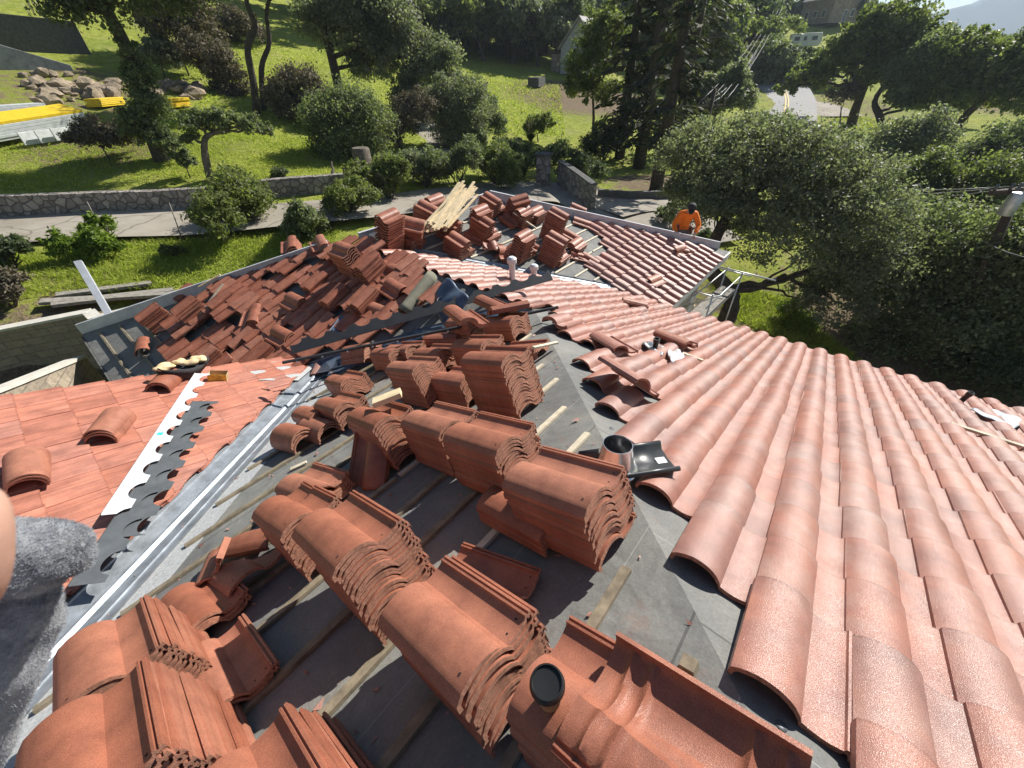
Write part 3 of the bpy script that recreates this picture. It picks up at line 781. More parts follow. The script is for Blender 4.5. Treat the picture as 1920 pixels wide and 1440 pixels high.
# --- the middle slope
def ms(px, py, n, desc, rot=0, **k): stack(px, py, 'M', n, desc, rot, pitch=.045 if n > 4 else .032, **k)
ms(286, 574, 8, 'stack overhanging the left hip board', 0)
ms(343, 542, 3, 'pile on the left hip board with a split tile', 5, tops='cut2')
ms(356, 560, 9, 'tall stack right of the overhanging one', 2)
ms(418, 551, 6, 'stack behind the leaning stick', 3)
ms(466, 563, 4, 'pile of slanted tiles on the upper middle slope', 8)
ms(425, 574, 2, 'pair of round tiles right of the leaning stick', 60)
ms(472, 584, 4, 'ragged pile below the slanted one', 50)
ms(551, 559, 2, 'upturned looking pair in the mid slope', 92, base=.09)
ms(386, 656, 6, 'stack behind the yellow box', 0)
ms(412, 678, 4, 'wide low pile beside the yellow box', -3)
ms(486, 652, 5, 'stack at the foot of the middle slope', 2)
ms(527, 622, 3, 'curved pile turned sideways at the foot of the slope', 95, base=.08)
ms(268, 645, 1, 'standing alone on the bare left corner', 70, base=.06, kind='cap')
ms(655, 452, 12, 'tower at the top of the left hip', 92)
ms(695, 475, 9, 'square tower on the main ridge', 3)
ms(727, 500, 3, 'round topped pile below the square tower', 92)
ms(627, 541, 5, 'stack in the centre of the middle slope', 5)
ms(683, 546, 5, 'stack right of the centre stack', 3)
ms(667, 516, 3, 'shaded pile left of the round topped one', 95)
ms(738, 535, 1, 'curved one leaning towards the felt roll', 85, base=.12)
ms(770, 514, 1, 'flat one on the ridge beside the felt roll', 5, base=.08)
ms(697, 576, 2, 'rounded pair below the right centre stack', 95)
ms(718, 580, 2, 'pair lying next to the felt roll', 10)
ms(690, 600, 2, 'pair just above the dark scalloped strip', 5)
ms(530, 585, 1, 'small piece in the shade of the slope', 5, kind='cut3')
ms(545, 452, 5, 'stack standing beyond the left hip board', 60, base=.02)
ms(602, 449, 1, 'lying over the left hip board top', 70, base=.18)
ms(490, 572, 2, 'flat pair on the upper middle slope', 3)
ms(590, 520, 3, 'low pile in the upper middle of the slope', 3)
ms(600, 600, 2, 'shaded pair near the centre of the slope', 6)
ms(450, 625, 3, 'pile in the lower middle of the slope', 4)
stack(1085, 389, 'F', 3, 'pile beyond the far hip board on the driveway side', 20, base=-.10)

PLACED.sort(key=lambda q: q[0])
for d, Mx, kk, mat, lab, g in PLACED[:296]:
    o = bpy.data.objects.new('clay_tile', tmesh(kk, mat)); C.objects.link(o); o.matrix_world = Mx
    tag(o, lab, 'roof tile', g)
rest = PLACED[296:]
if rest:
    bm = bmesh.new(); mats = []
    for q, (d, Mx, kk, mat, lab, g) in enumerate(rest):
        me = tmesh(kk, mat); n0 = len(bm.faces); bm.from_mesh(me)
        bm.faces.ensure_lookup_table(); vs = {v for f_ in bm.faces[n0:] for v in f_.verts}
        bmesh.ops.transform(bm, matrix=Mx, verts=list(vs))
    me = bpy.data.meshes.new('clay_tiles'); bm.to_mesh(me); bm.free()
    a = me.attributes.get('tint') or me.attributes.new('tint', 'FLOAT', 'FACE')
    npf = len(tmesh('S', 'tile').polygons)
    a.data.foreach_set('value', np.repeat(rng.random(len(me.polygons)//npf+1), npf)[:len(me.polygons)].astype(np.float32))
    o = link_mesh('clay_tiles', me, ['tile', 'tile_rough', 'hole'])
    me.set_sharp_from_angle(angle=radians(40))
    tag(o, 'farthest loose red roof tiles piled at the back of the stripped roof', 'roof tiles', kind='stuff')

# ------------------------------------------------------------------ things lying on the roof
def on(P, x, y, up): # point above a plane seen at a pixel
    return hit(x, y, FR[P][0], up/CT)
# vent flashing: black tile-shaped base with a spun metal cone
pl, (x, y, nn) = FR['L']
vc = on('R', 1160, 862, .10)
vt = empty('vent_flashing', vc, 'shiny metal vent cone on a black tile shaped flashing base', 'roof vent')
n2 = Vector((.10, .06, 1)).normalized(); ax = (on('R', 1268, 862, .1)-on('R', 1120, 855, .1)); ax = (ax-n2*ax.dot(n2)).normalized(); ay = n2.cross(ax)
mb = MB(); prof = [(-.12, .03), (-.112, .044), (-.10, .048), (-.088, .034), (-.078, .012), (0, .004), (.075, .012), (.088, .034), (.10, .048), (.112, .044), (.12, .02)]
pts = []
for t in (-.24, -.08, .08, .24): pts += [vc+ax*(t+.055)+ay*p+n2*(q-.05) for p, q in prof]
m = len(prof); mb.add(pts, [(i*m+k, (i+1)*m+k, (i+1)*m+k+1, i*m+k+1) for i in range(3) for k in range(m-1)])
o = mb.build('flashing_base', 'black_plastic', vt, True); s_ = o.modifiers.new('solid', 'SOLIDIFY'); s_.thickness = .006
mb = MB(); mb.lathe(vc+n2*-.045-ax*.02, [(.125, 0), (.118, .012), (.108, .018), (.103, .03), (.078, .15), (.076, .158), (.073, .158), (.072, .14), (.09, .03)], 36, ax=n2)
mb.build('cone', 'chrome', vt, True, 45)
mb = MB(); c0 = vc+ax*.22-ay*.03+n2*-.040; mb.add([c0, c0+ax*.055, c0+ax*.055+ay*.045, c0+ay*.045], [(0, 1, 2, 3)]); mb.build('sticker', 'sticker', vt)
# coffee cup
cc = on('L', 1031, 1312, .325); cup = empty('coffee_cup', cc, 'paper coffee cup with a glossy black lid standing on a tile', 'coffee cup')
up_ = (Vector((0, 0, 1))+Vector((0, .12, 0))).normalized()
mb = MB(); mb.lathe(cc, [(0, 0), (.028, 0), (.0285, .004), (.040, .098), (.0415, .10)], 32, ax=up_); mb.build('cup_body', 'paper', cup, True, 50)
mb = MB(); h = .098; mb.lathe(cc, [(.0425, h-.004), (.0445, h), (.0445, h+.005), (.042, h+.008), (.0415, h+.018), (.039, h+.0205), (.0365, h+.0205), (.0355, h+.014), (.012, h+.0125), (0, h+.0125)], 40, ax=up_)
mb.lathe(cc+up_*(h+.0128)+Vector((-.012, -.022, 0)), [(0, .001), (.004, .001), (.005, 0)], 12, ax=up_)
mb.build('lid', 'abs', cup, True, 40)
# scalloped eave closure strips
def closure(name, a, b, w, mat, label, nrm, amp=.075, lip=.012, per=.30, sticker=None, side=1):
    a, b = Vector(a), Vector(b); d = b-a; L = d.length; d.normalize(); nrm = Vector(nrm).normalized()
    s = d.cross(nrm).normalized()*side; N = max(24, int(L/per*22)); vs = []; th = nrm*.0022
    for k in range(N+1):
        t = L*k/N; ph = 2*pi*t/per
        q_ = abs((t/per) % 1-.5)/.33; e = w-(amp*sqrt(1-q_*q_) if q_ < 1 else 0)
        p = a+d*t; vs += [p+nrm*lip, p, p+s*e, p+s*e-th, p-th, p+nrm*lip-th-s*.002]
    fs = [(i*6+k, i*6+(k+1) % 6, (i+1)*6+(k+1) % 6, (i+1)*6+k) for i in range(N) for k in range(6)]
    fs += [tuple(range(6))[::-1], tuple(N*6+k for k in range(6))]
    mb = MB(); mb.add(vs, fs)
    root = mb.build(name, mat, None, False); tag(root, label, 'metal strip')
    bm = bmesh.new(); bm.from_mesh(root.data); bmesh.ops.recalc_face_normals(bm, faces=bm.faces); bm.to_mesh(root.data); bm.free()
    if sticker:
        p = a+d*L*sticker+nrm*.0015; q = MB(); q.add([p+s*.015, p+s*.06, p+s*.06+d*.05, p+s*.015+d*.05], [(0, 1, 2, 3)])
        st = q.build('sticker', 'blue_tape'); st.parent = root
    return root
nLL = FR['LL'][1][2]
closure('closure_strip', on('LL', 366, 700, .17), on('LL', 190, 966, .17), .15, 'white_metal', 'white scalloped metal strip with a turquoise label on the left field', nLL, sticker=.55, side=-1)
closure('closure_strip', on('LL', 362, 752, .15), on('LL', 128, 1100, .14), .17, 'grey_metal', 'longest grey scalloped strip lying under the white one', nLL, side=-1)
closure('closure_strip', on('LL', 378, 752, .125), on('LL', 218, 1008, .125), .16, 'grey_metal', 'shorter grey scalloped strip nearest the shiny valley', nLL, side=-1)
zz = Vector((-.35, -.2, 1))
pa = hit(1036, 556, R_, .1); pb = hit(560, 706, L_, .2)
closure('closure_strip', at(1037, 525, hypot(pa.x, pa.y)), at(548, 664, hypot(pb.x, pb.y)), .17, 'dark_metal', 'long dark scalloped strip lying across the tile stacks', Vector((-.5, -.5, .7)), amp=.06, side=1)
# thin dark bar with pale nails
pb = hit(540, 722, L_, .2); a, b = on('R', 1047, 576, .22), at(530, 680, hypot(pb.x, pb.y))
bar = MB(); bar.bar(a, b, .028, .03); o = bar.build('metal_bar', 'dark_metal'); tag(o, 'thin dark bar studded with pale nails across the stacks', 'metal bar')
d = (b-a); nl = MB()
for k in range(11): 
    p = a+d*((k+.4)/11)+Vector((-.012, -.012, -.012)); nl = MB(); nl.lathe(p, [(0, .0), (.011, .0), (.012, -.012), (.005, -.02), (0, -.02)], 8, ax=(1, 1, .3)); q = nl.build('nail', 'white_paint'); q.parent = o
# yellow carton, glove bag, gloves
yb = on('LL', 410, 712, .05); box = empty('carton', yb, 'small open yellow printed carton at the top of the left field', 'box')
bx = Vector((.85, -.5, -.3)).normalized(); by = nLL.cross(bx)
mb = MB()
for s0, e0 in (((-.10, -.07), (.2, 0)), ((-.10, .067), (.2, 0)), ((-.10, -.067), (0, .134)), ((.097, -.067), (0, .134))):
    p = yb+bx*s0[0]+by*s0[1]; ex = bx*e0[0]+by*e0[1]; th = (by if e0[0] else bx)*.003
    mb.box(p-nLL*.03, ex, th, nLL*.13, 1 if s0 == (-.10, -.07) else 0)
mb.box(yb-bx*.1-by*.07-nLL*.03, bx*.2, by*.14, nLL*.003)
mb.build('carton_body', ['carton', 'yellow_box'], box)
bg = on('LL', 345, 700, .10); bag = empty('tool_bag', bg, 'dark canvas tool bag holding cream gloves on the left field', 'tool bag')
vx = Vector((.9, .25, -.33)).normalized(); vy = nLL.cross(vx); vs = []; N = 28
for q, (sx, sy, h) in enumerate(((.20, .09, -.02), (.27, .13, .06), (.29, .15, .13), (.28, .14, .13), (.24, .11, .07), (0, 0, .06))):
    for k in range(N):
        t = 2*pi*k/N; wv = 1+.07*sin(3*t+q)+.04*sin(7*t); vs.append(bg+vx*sx*cos(t)*wv+vy*sy*sin(t)*wv+nLL*(h+.02*sin(2*t+1)))
mb = MB(); mb.add(vs, [(i*N+k, i*N+(k+1) % N, (i+1)*N+(k+1) % N, (i+1)*N+k) for i in range(5) for k in range(N)]); mb.build('bag_body', 'bag', bag, True)
def lump(c, s, mat, name, parent=None, seed=0, amp=.25, sub=3, ax=None):
    bm = bmesh.new(); bmesh.ops.create_icosphere(bm, subdivisions=sub, radius=1); r = random.Random(seed)
    ph = [(Vector((r.gauss(0, 1), r.gauss(0, 1), r.gauss(0, 1)))*1.7, r.uniform(0, 6)) for _ in range(6)]
    A = ax or (Vector((1, 0, 0)), Vector((0, 1, 0)), Vector((0, 0, 1)))
    for v in bm.verts:
        k = 1+amp*sum(sin(v.co.dot(q)+p) for q, p in ph)/3
        w = v.co*k; v.co = Vector(c)+A[0]*w.x*s[0]+A[1]*w.y*s[1]+A[2]*w.z*s[2]
    me = bpy.data.meshes.new(name); bm.to_mesh(me); bm.free(); return link_mesh(name, me, mat, parent, True)
for k, (u, v, sx, sy) in enumerate(((-.18, .02, .11, .06), (-.02, .03, .08, .045), (.07, -.01, .07, .045), (.15, .02, .07, .05), (.24, .03, .06, .07), (.03, .07, .06, .035))):
    p = bg+vx*u+vy*v+nLL*(.13+.02*(k % 2)); g = lump(p, (sx, sy, .04), 'leather', 'leather_glove', None, k, .35, 3, (vx, vy, nLL))
    tag(g, 'cream leather glove bundled in the dark tool bag', 'glove', 'cream gloves in the tool bag')
# wood block, sticks and offcuts
def stick(a, b, w, h, mat, label, name='wood_strip', cat='wood strip', group=None, upv=(0, 0, 1)):
    mb = MB(); mb.bar(a, b, w, h, upv); o = mb.build(name, mat, bevel=.0015); tag(o, label, cat, group); return o
nL = FR['L'][1][2]
a, b = on('L', 700, 756, .45), on('L', 752, 736, .45)
stick(a+nL*.0, b, .12, .04, 'fresh_wood', 'pale grooved wood block lying on top of a tile stack', 'wood_block', 'wood block', upv=nL)
stick(on('M', 342, 632, .10), on('M', 418, 532, .34), .04, .02, 'batten_pale', 'thin leaning stick propped on the middle slope tiles', 'wood_stick')
stick(on('M', 372, 538, .28), on('M', 413, 515, .30), .04, .02, 'fresh_wood', 'pale stick resting on the left hip board')
stick(on('F', 962, 398, .33), on('F', 1005, 428, .15), .04, .03, 'batten_pale', 'brown stick leaning in the far stacks', 'wood_stick')
stick(on('F', 995, 452, .05), on('F', 1030, 478, .03), .04, .025, 'batten', 'grey stick lying in front of the middle tower', 'wood_stick')
stick(on('R', 1782, 794, .09), on('R', 1935, 843, .09), .035, .03, 'batten_pale', 'long pale stick lying across the right field', 'wood_stick')
stick(on('R', 1000, 652, .06), on('R', 1045, 642, .07), .035, .02, 'batten_pale', 'short pale stick at the ragged top of the right field', 'wood_stick')
stick(on('R', 1280, 662, .10), on('R', 1318, 676, .09), .03, .02, 'batten_pale', 'short tan stick right of the black vent pipe', 'wood_stick')
stick(on('L', 1278, 1240, .02), on('L', 1306, 1256, .02), .045, .04, 'batten', 'stub of timber behind the upturned tile', 'wood_stick')
for k, (u, v, du, dv, l) in enumerate(((545, 880, 30, -14, 'splintered offcut on the shaded felt left of the leaning tiles'), (700, 1030, 14, -18, 'short splinter beside the crumbly stack'))):
    stick(on('L', u, v, .02), on('L', u+du, v+dv, .02), .03, .015, 'batten_pale', l, 'wood_offcut', 'offcut')
r = random.Random(5)
ca = on('F', 818, 428, .42); cb = on('F', 876, 362, .62)
dd = (cb-ca).normalized(); sd = dd.cross(Vector((0, 0, 1))).normalized()
for k in range(44):
    u = r.uniform(-.22, .30); h = .02*(k % 6)+r.uniform(0, .03); t = r.uniform(-.22, .12)
    a = ca+sd*u+Vector((0, 0, h))+dd*t; b = a+dd*r.uniform(1.25, 1.6)+sd*(r.gauss(0, .10)-.25*u)+Vector((0, 0, r.gauss(.0, .05)))
    stick(a, b, .058, .02, 'fresh_wood', 'pale wood strip in the heap across the far tile stacks', group='pale wood strips heaped on the far roof')
# felt roll, steel sheet, pipes
def sheet_roll(name, a, b, mat, label, w=.34, th=.006):
    a, b = Vector(a), Vector(b); d = (b-a).normalized(); s = d.cross(Vector((0, 0, 1))).normalized(); u = s.cross(d); vs = []; N = 30; K = 8
    for i in range(K+1):
        p = a.lerp(b, i/K)
        for k in range(N):
            t = -.9+k/(N-1)*5.2; rr_ = .075+.022*t/4*(1+.1*sin(i))
            vs.append(p+s*(rr_*cos(t))+u*(rr_*sin(t)+.05))
    mb = MB(); mb.add(vs, [(i*N+k, i*N+k+1, (i+1)*N+k+1, (i+1)*N+k) for i in range(K) for k in range(N-1)])
    o = mb.build(name, mat, None, True); m = o.modifiers.new('solid', 'SOLIDIFY'); m.thickness = th; tag(o, label, 'felt roll'); return o
sheet_roll('felt_roll', on('M', 812, 520, .12), on('M', 757, 590, .10), 'felt_olive', 'olive grey felt rolled up at the ridge')
mb = MB(); N = 16; vs = []
A = on('M', 838, 520, .30); U = on('M', 880, 560, .2)-A; V_ = on('M', 800, 575, .12)-A
for i in range(N+1):
    for k in range(N+1):
        s, t = i/N, k/N; vs.append(A+U*s+V_*t+Vector((0, 0, .07*sin(pi*s)*sin(pi*(t*.8+.1))+.025*sin(9*s+4*t))))
mb.add(vs, [(i*(N+1)+k, i*(N+1)+k+1, (i+1)*(N+1)+k+1, (i+1)*(N+1)+k) for i in range(N) for k in range(N)])
o = mb.build('metal_sheet', 'blue_metal', None, True); m = o.modifiers.new('solid', 'SOLIDIFY'); m.thickness = .003; tag(o, 'crumpled bluish metal sheet beside the felt roll', 'metal sheet')
pp = on('M', 830, 572, .10); mb = MB(); mb.lathe(pp, [(.075, -.06), (.075, .10), (.068, .10), (.068, -.04)], 24, ax=Vector((-.2, -.3, 1))); o = mb.build('vent_collar', 'galv_dull', None, True, 40); tag(o, 'short open steel collar beside the crumpled metal sheet', 'vent collar')
for k, (pts, l) in enumerate(((((593, 700), (622, 695), (640, 655), (600, 660)), 'bent bluish metal offcut at the top end of the valley'), (((770, 640), (825, 625), (830, 608), (775, 618)), 'bluish metal offcut under the thin dark bar'), (((630, 640), (650, 600), (640, 590), (612, 628)), 'bluish metal strip with a bright edge in the middle slope'))):
    P_ = 'L' if k < 2 else 'M'
    q = [on(P_, x_, y_, .05+.04*i) for i, (x_, y_) in enumerate(pts)]; mb = MB(); mb.prism(q, Vector((0, 0, .004))); o = mb.build('metal_offcut', 'blue_metal'); tag(o, l, 'metal offcut')
# pipes fixed to the roof
def pipe(P, x_, y_, r0, h, mat, label, collar=True, lean=(0, 0)):
    p = on(P, x_, y_, .02); az = Vector((lean[0], lean[1], 1)).normalized()
    mb = MB(); mb.lathe(p-az*.1, [(r0, 0), (r0, h+.1-.05), (r0*1.22, h+.1-.05), (r0*1.22, h+.1), (r0*.86, h+.1), (r0*.86, h*.4)], 20, ax=az)
    o = mb.build('vent_pipe', mat, house, True, 40); o['label'] = label
pipe('R', 1225, 664, .030, .21, 'abs', 'black vent pipe in the upper right field')
pipe('R', 1797, 756, .030, .20, 'abs', 'black vent pipe near the right eave', lean=(.05, -.15))
for x_, y_, h in ((961, 532, .50), (1001, 528, .36)):
    p = on('R', x_, y_, .0); mb = MB(); mb.lathe(p, [(.055, -.1), (.055, h-.13), (.058, h-.12), (.085, h-.10), (.085, h-.03), (.05, h), (0, h)], 18); o = mb.build('vent_pipe', 'white_metal', house, True, 40)
    o['label'] = 'white capped vent pipe beside the ridge'
def apron(P, quad, mat, label, wave=.02, up=.09):
    q = [on(P, x_, y_, up) for x_, y_ in quad]; N = 14; vs = []
    for i in range(N+1):
        for k in range(N+1):
            s, t = i/N, k/N; p = (q[0]*(1-s)+q[1]*s)*(1-t)+(q[3]*(1-s)+q[2]*s)*t
            vs.append(p+Vector((0, 0, wave*sin(s*9)+wave*.4*sin(t*13+s*5))))
    mb = MB(); mb.add(vs, [(i*(N+1)+k, i*(N+1)+k+1, (i+1)*(N+1)+k+1, (i+1)*(N+1)+k) for i in range(N) for k in range(N)])
    o = mb.build('pipe_flashing', mat, house, True); m = o.modifiers.new('solid', 'SOLIDIFY'); m.thickness = .003; o['label'] = label
apron('R', ((1204, 645), (1216, 640), (1252, 655), (1240, 668)), 'lead', 'crumpled grey flashing around the upper black pipe')
apron('R', ((1250, 660), (1272, 655), (1285, 670), (1260, 682)), 'sticker', 'pale paper scrap beside the upper black pipe')
apron('R', ((1818, 768), (1850, 765), (1930, 790), (1900, 805)), 'galv', 'silver flashing sheet near the right eave')
# hammer-like crack lines are left to the tiles; broken tile heap on the far felt
r = random.Random(11)
for k in range(16):
    p = on('F', 942+r.gauss(0, 14), 470+r.gauss(0, 7), .05+.04*r.random()); me = tmesh('cut%d' % (k % 6), 'tile')
    o = bpy.data.objects.new('tile_shard', me); C.objects.link(o)
    o.matrix_world = Matrix.Translation(p) @ Matrix.Rotation(r.uniform(0, 6), 4, 'Z') @ Matrix.Rotation(r.gauss(0, .5), 4, 'X') @ Matrix.Rotation(r.gauss(0, .5), 4, 'Y')
    tag(o, 'broken tile shard in the rubble heap on the far felt', 'tile shard', 'broken shards heaped on the far felt')
for k, (P_, x_, y_) in enumerate((('M', 312, 615), ('M', 330, 608), ('M', 345, 622), ('M', 365, 612), ('M', 338, 632), ('M', 462, 690), ('L', 605, 690), ('L', 540, 702))):
    p = on(P_, x_, y_, .05); o = bpy.data.objects.new('tile_shard', tmesh('cut%d' % (k % 6), 'tile_far')); C.objects.link(o)
    o.matrix_world = Matrix.Translation(p) @ Matrix.Rotation(r.uniform(0, 6), 4, 'Z') @ Matrix.Rotation(r.gauss(0, .4), 4, 'X') @ Matrix.Scale(.8, 4)
    lab = ('pale broken tile piece beside the leaning stick', 'broken tile pieces beside the leaning stick') if k < 5 else (('pale curved tile shard right of the yellow carton', None), ('pink tile chip on the cap sheet by the valley end', None), ('second pink tile chip left of the valley end', None))[k-5]
    tag(o, lab[0], 'tile shard', lab[1])

# nail caps and tile chips on the felt
for k in range(22):
    P_ = 'L' if k < 15 else 'R'; x_, y_ = ((r.uniform(-1.0, 1.6), 0) if P_ == 'L' else (0, 0)); 
    if P_ == 'L': y_ = r.uniform(max(x_+KH+.1, -.6), x_+KV-.8)
    else: x_ = r.uniform(.3, 3); y_ = x_+KH-r.uniform(.1, .5)
    q = MB(); q.lathe(V3(FR[P_][0], x_, y_, .0015), [(.016, 0), (.015, .002), (.004, .003), (0, .003)], 12, ax=FR[P_][1][2]); q.build('nail_cap', 'grey_metal', house, True)
mb = MB()
for k in range(900):
    x_ = r.uniform(-1.6, 3.2); y_ = r.uniform(x_+KH+.05, x_+KV-.1); c = V3(L_, x_, y_, .003); s = abs(r.gauss(0, .006))+.002
    v = [c+Vector((r.gauss(0, s), r.gauss(0, s), abs(r.gauss(0, s*.6)))) for _ in range(4)]; mb.add(v, [(0, 1, 2), (0, 2, 3), (0, 3, 1), (1, 3, 2)])
tag(mb.build('tile_chips', 'tile_far'), 'small red tile chips and crumbs strewn over the grey felt', 'tile chips', kind='stuff')
# ------------------------------------------------------------------ terrain
CTRL = [(20, 412, 27.5), (20, 460, 23), (200, 400, 25.5), (200, 450, 21), (400, 395, 23.5), (600, 380, 21.5), (100, 520, 19), (100, 600, 16.3), (300, 520, 18), (480, 470, 18),
 (20, 362, 28.6), (200, 358, 26.8), (400, 354, 24.8), (560, 345, 24), (100, 300, 33), (300, 280, 31), (392, 335, 26.5), (550, 330, 26), (690, 330, 25.5), (800, 300, 30), (530, 310, 28),
 (60, 230, 37), (300, 150, 46), (500, 100, 58), (450, 10, 75), (100, 60, 58), (640, 150, 52), (850, 110, 75), (1000, 140, 75), (1050, 180, 62), (1000, 220, 50), (950, 260, 43), (1160, 290, 38), (1100, 320, 33),
 (1200, 340, 28), (1150, 385, 24), (1230, 420, 21), (1020, 350, 25), (1080, 130, 78), (1470, 190, 72), (1400, 80, 125), (1500, 90, 120), (1600, 215, 72), (1700, 265, 62), (1850, 220, 75), (1560, 30, 160),
 (1340, 580, 17), (1500, 600, 18.5), (1450, 560, 19), (1700, 660, 19), (1900, 760, 18), (1800, 400, 40), (800, 20, 120), (1000, 40, 130), (1200, 20, 150), (700, 60, 90)]
PTS = []
for x_, y_, d in CTRL:
    p = at(x_, y_, d); PTS.append((log(d), atan2(p.y, p.x), p.z))
def az(x_): p = ray(x_, 300); return atan2(p.y, p.x)
for a in np.linspace(-1.2, 2.6, 9):
    PTS.append((log(4), a, -7.6)); PTS.append((log(9), a, -7.6 if a < 1.2 else -7.4))
for a, d, z in ((1.55, 12.5, -7.3), (1.75, 13, -7.2), (1.95, 13, -7.0), (1.58, 14.4, -7.2), (2.3, 20, -4), (2.4, 40, 2), (2.3, 90, 14), (-.8, 14, -8.8), (-.8, 40, -9), (-.7, 120, -4), (-.3, 25, -8.6),
                (1.45, 200, 34), (1.2, 210, 38), (.95, 210, 40), (.75, 220, 36), (.55, 240, 26), (.35, 240, 16), (.15, 240, 5), (-.1, 220, -2), (-.4, 220, -4), (1.9, 200, 30),
                (1.3, 700, 50), (.8, 700, 45), (.3, 700, 8), (-.2, 700, 0), (.8, 4000, 20), (0, 4000, -20), (1.6, 4000, 20)):
    PTS.append((log(d), a, z))
PT = np.array(PTS)
def kern(A, B):
    d = np.sqrt(((A[:, None, :2]-B[None, :, :2])**2*np.array([1, 1.3])).sum(-1))
    return d**2*np.log(d+1e-9)
n_ = len(PT); Kx = kern(PT, PT)+np.eye(n_)*.02; Pm = np.c_[np.ones(n_), PT[:, :2]]
sol = np.linalg.solve(np.block([[Kx, Pm], [Pm.T, np.zeros((3, 3))]]), np.r_[PT[:, 2], 0, 0, 0])
def gz(x, y):
    x = np.atleast_1d(np.asarray(x, float)); y = np.atleast_1d(np.asarray(y, float))
    q = np.c_[np.log(np.maximum(np.hypot(x, y), 4)), np.arctan2(y, x)]; z = np.empty(len(q))
    for s in range(0, len(q), 4000):
        qq = q[s:s+4000]; z[s:s+4000] = kern(qq, PT)@sol[:n_]+np.c_[np.ones(len(qq)), qq]@sol[n_:]
    z += .10*np.sin(x*.55+1)*np.sin(y*.5)*np.clip((np.hypot(x, y)-18)/20, 0, 1)
    return z
def gz1(x, y): return float(gz(x, y)[0])
def gnd(px, py, d0=9, d1=400):                # where a sight line meets the ground
    ds = np.exp(np.linspace(log(d0), log(d1), 400)); v = ray(px, py); k = ds/hypot(v.x, v.y)
    z = gz(v.x*k, v.y*k); below = np.where(v.z*k < z)[0]
    i = below[0] if len(below) else len(ds)-1
    p = v*k[i]; return Vector((p.x, p.y, z[i]))
NA, NR = 330, 190
ang = np.linspace(-1.15, 2.75, NA); rad = np.exp(np.linspace(log(5), log(2600), NR))
Aa, Rr = np.meshgrid(ang, rad); X = (Rr*np.cos(Aa)).ravel(); Y = (Rr*np.sin(Aa)).ravel(); Z = gz(X, Y)
me = bpy.data.meshes.new('ground'); me.vertices.add(len(X)); me.vertices.foreach_set('co', np.c_[X, Y, Z].ravel().astype(np.float32))
ii = (np.arange(NR-1)[:, None]*NA+np.arange(NA-1)[None, :]).ravel()
me.loops.add(len(ii)*4); me.loops.foreach_set('vertex_index', np.c_[ii, ii+1, ii+NA+1, ii+NA].ravel().astype(np.int32))
me.polygons.add(len(ii)); me.polygons.foreach_set('loop_start', np.arange(0, len(ii)*4, 4, dtype=np.int32)); me.update(calc_edges=True)
# bare earth: under the trees on the right, round the house, the brown terrace
dirt = np.zeros(len(X))
def patch(px, py, r, s, amt=.55):
    p = gnd(px, py); q = at(px, py, 1); a = atan2(q.y, q.x)
    d = np.hypot((X-p.x), (Y-p.y)); dr = (X-p.x)*cos(a)+(Y-p.y)*sin(a); dt = -(X-p.x)*sin(a)+(Y-p.y)*cos(a)
    np.maximum(dirt, amt*np.clip(1.6-np.hypot(dr/(r*s), dt/r)*1.2, 0, 1), out=dirt)
patch(1080, 182, 10, 1.0, .9); patch(1230, 345, 4, 1, .7); patch(1340, 590, 3.2, 1, .55); patch(1600, 640, 7, 1, .5); patch(1850, 700, 9, 1.2, .75); patch(1700, 420, 10, 1, .5)
patch(130, 165, 8, 1, .5); patch(190, 275, 5, .9, .55); patch(60, 590, 5, .8, .5); patch(1150, 350, 3, 1, .4); patch(1860, 195, 8, 1, .6); patch(1400, 150, 14, 1.5, .45); patch(1550, 195, 12, 1, .5)
patch(140, 690, 3, 1, .8); patch(1000, 330, 5, 1, .4); patch(560, 300, 1.2, 1, .5)
dirt = np.maximum(dirt, np.where(np.hypot(X-4, Y-2) < 11, .6, 0))
at_ = me.attributes.new('dirt', 'FLOAT', 'POINT'); at_.data.foreach_set('value', dirt.astype(np.float32))
tag(link_mesh('ground', me, 'ground', None, True), kind='structure')
def ribbon(name, pxs, mat, width, up, kind='structure', label=None, cross=8, sub=10, ends=None):
    pts = [gnd(*q) if len(q) == 2 else Vector((q[0], q[1], 0)) for q in pxs]
    P = []
    for i in range(len(pts)-1):               # Catmull-Rom
        p0, p1, p2, p3 = pts[max(i-1, 0)], pts[i], pts[i+1], pts[min(i+2, len(pts)-1)]
        for k in range(sub):
            t = k/sub; P.append(.5*((2*p1)+(-p0+p2)*t+(2*p0-5*p1+4*p2-p3)*t*t+(-p0+3*p1-3*p2+p3)*t**3))
    P.append(pts[-1]); vs = []
    for i, p in enumerate(P):
        d = (P[min(i+1, len(P)-1)]-P[max(i-1, 0)]); d.z = 0; d.normalize(); s = Vector((-d.y, d.x, 0))
        w0, w1 = width(i/(len(P)-1)) if callable(width) else (-width/2, width/2)
        for k in range(cross+1):
            q = p+s*(w0+(w1-w0)*k/cross); vs.append((q.x, q.y))
    vs = np.array(vs); z = gz(vs[:, 0], vs[:, 1])
    z = z.reshape(-1, cross+1); z = z*.35+z.mean(1, keepdims=True)*.65; z = z.ravel()+up
    m = cross+1; mb = MB(); mb.add(np.c_[vs, z].tolist(), [(i*m+k, i*m+k+1, (i+1)*m+k+1, (i+1)*m+k) for i in range(len(P)-1) for k in range(cross)])
    o = mb.build(name, mat, None, True)
    if kind: tag(o, kind=kind)
    if label: o['label'] = label
    return o, P
dr, DP = ribbon('driveway', [(-260, 452), (20, 434), (200, 424), (400, 412), (560, 396), (700, 385), (830, 372), (960, 362), (1060, 366), (1160, 392), (1235, 420), (1290, 470)], 'concrete', lambda t: (-2.1-1.6*max(0, t-.75)*4, 2.1+1.3*max(0, t-.75)*4), .10)
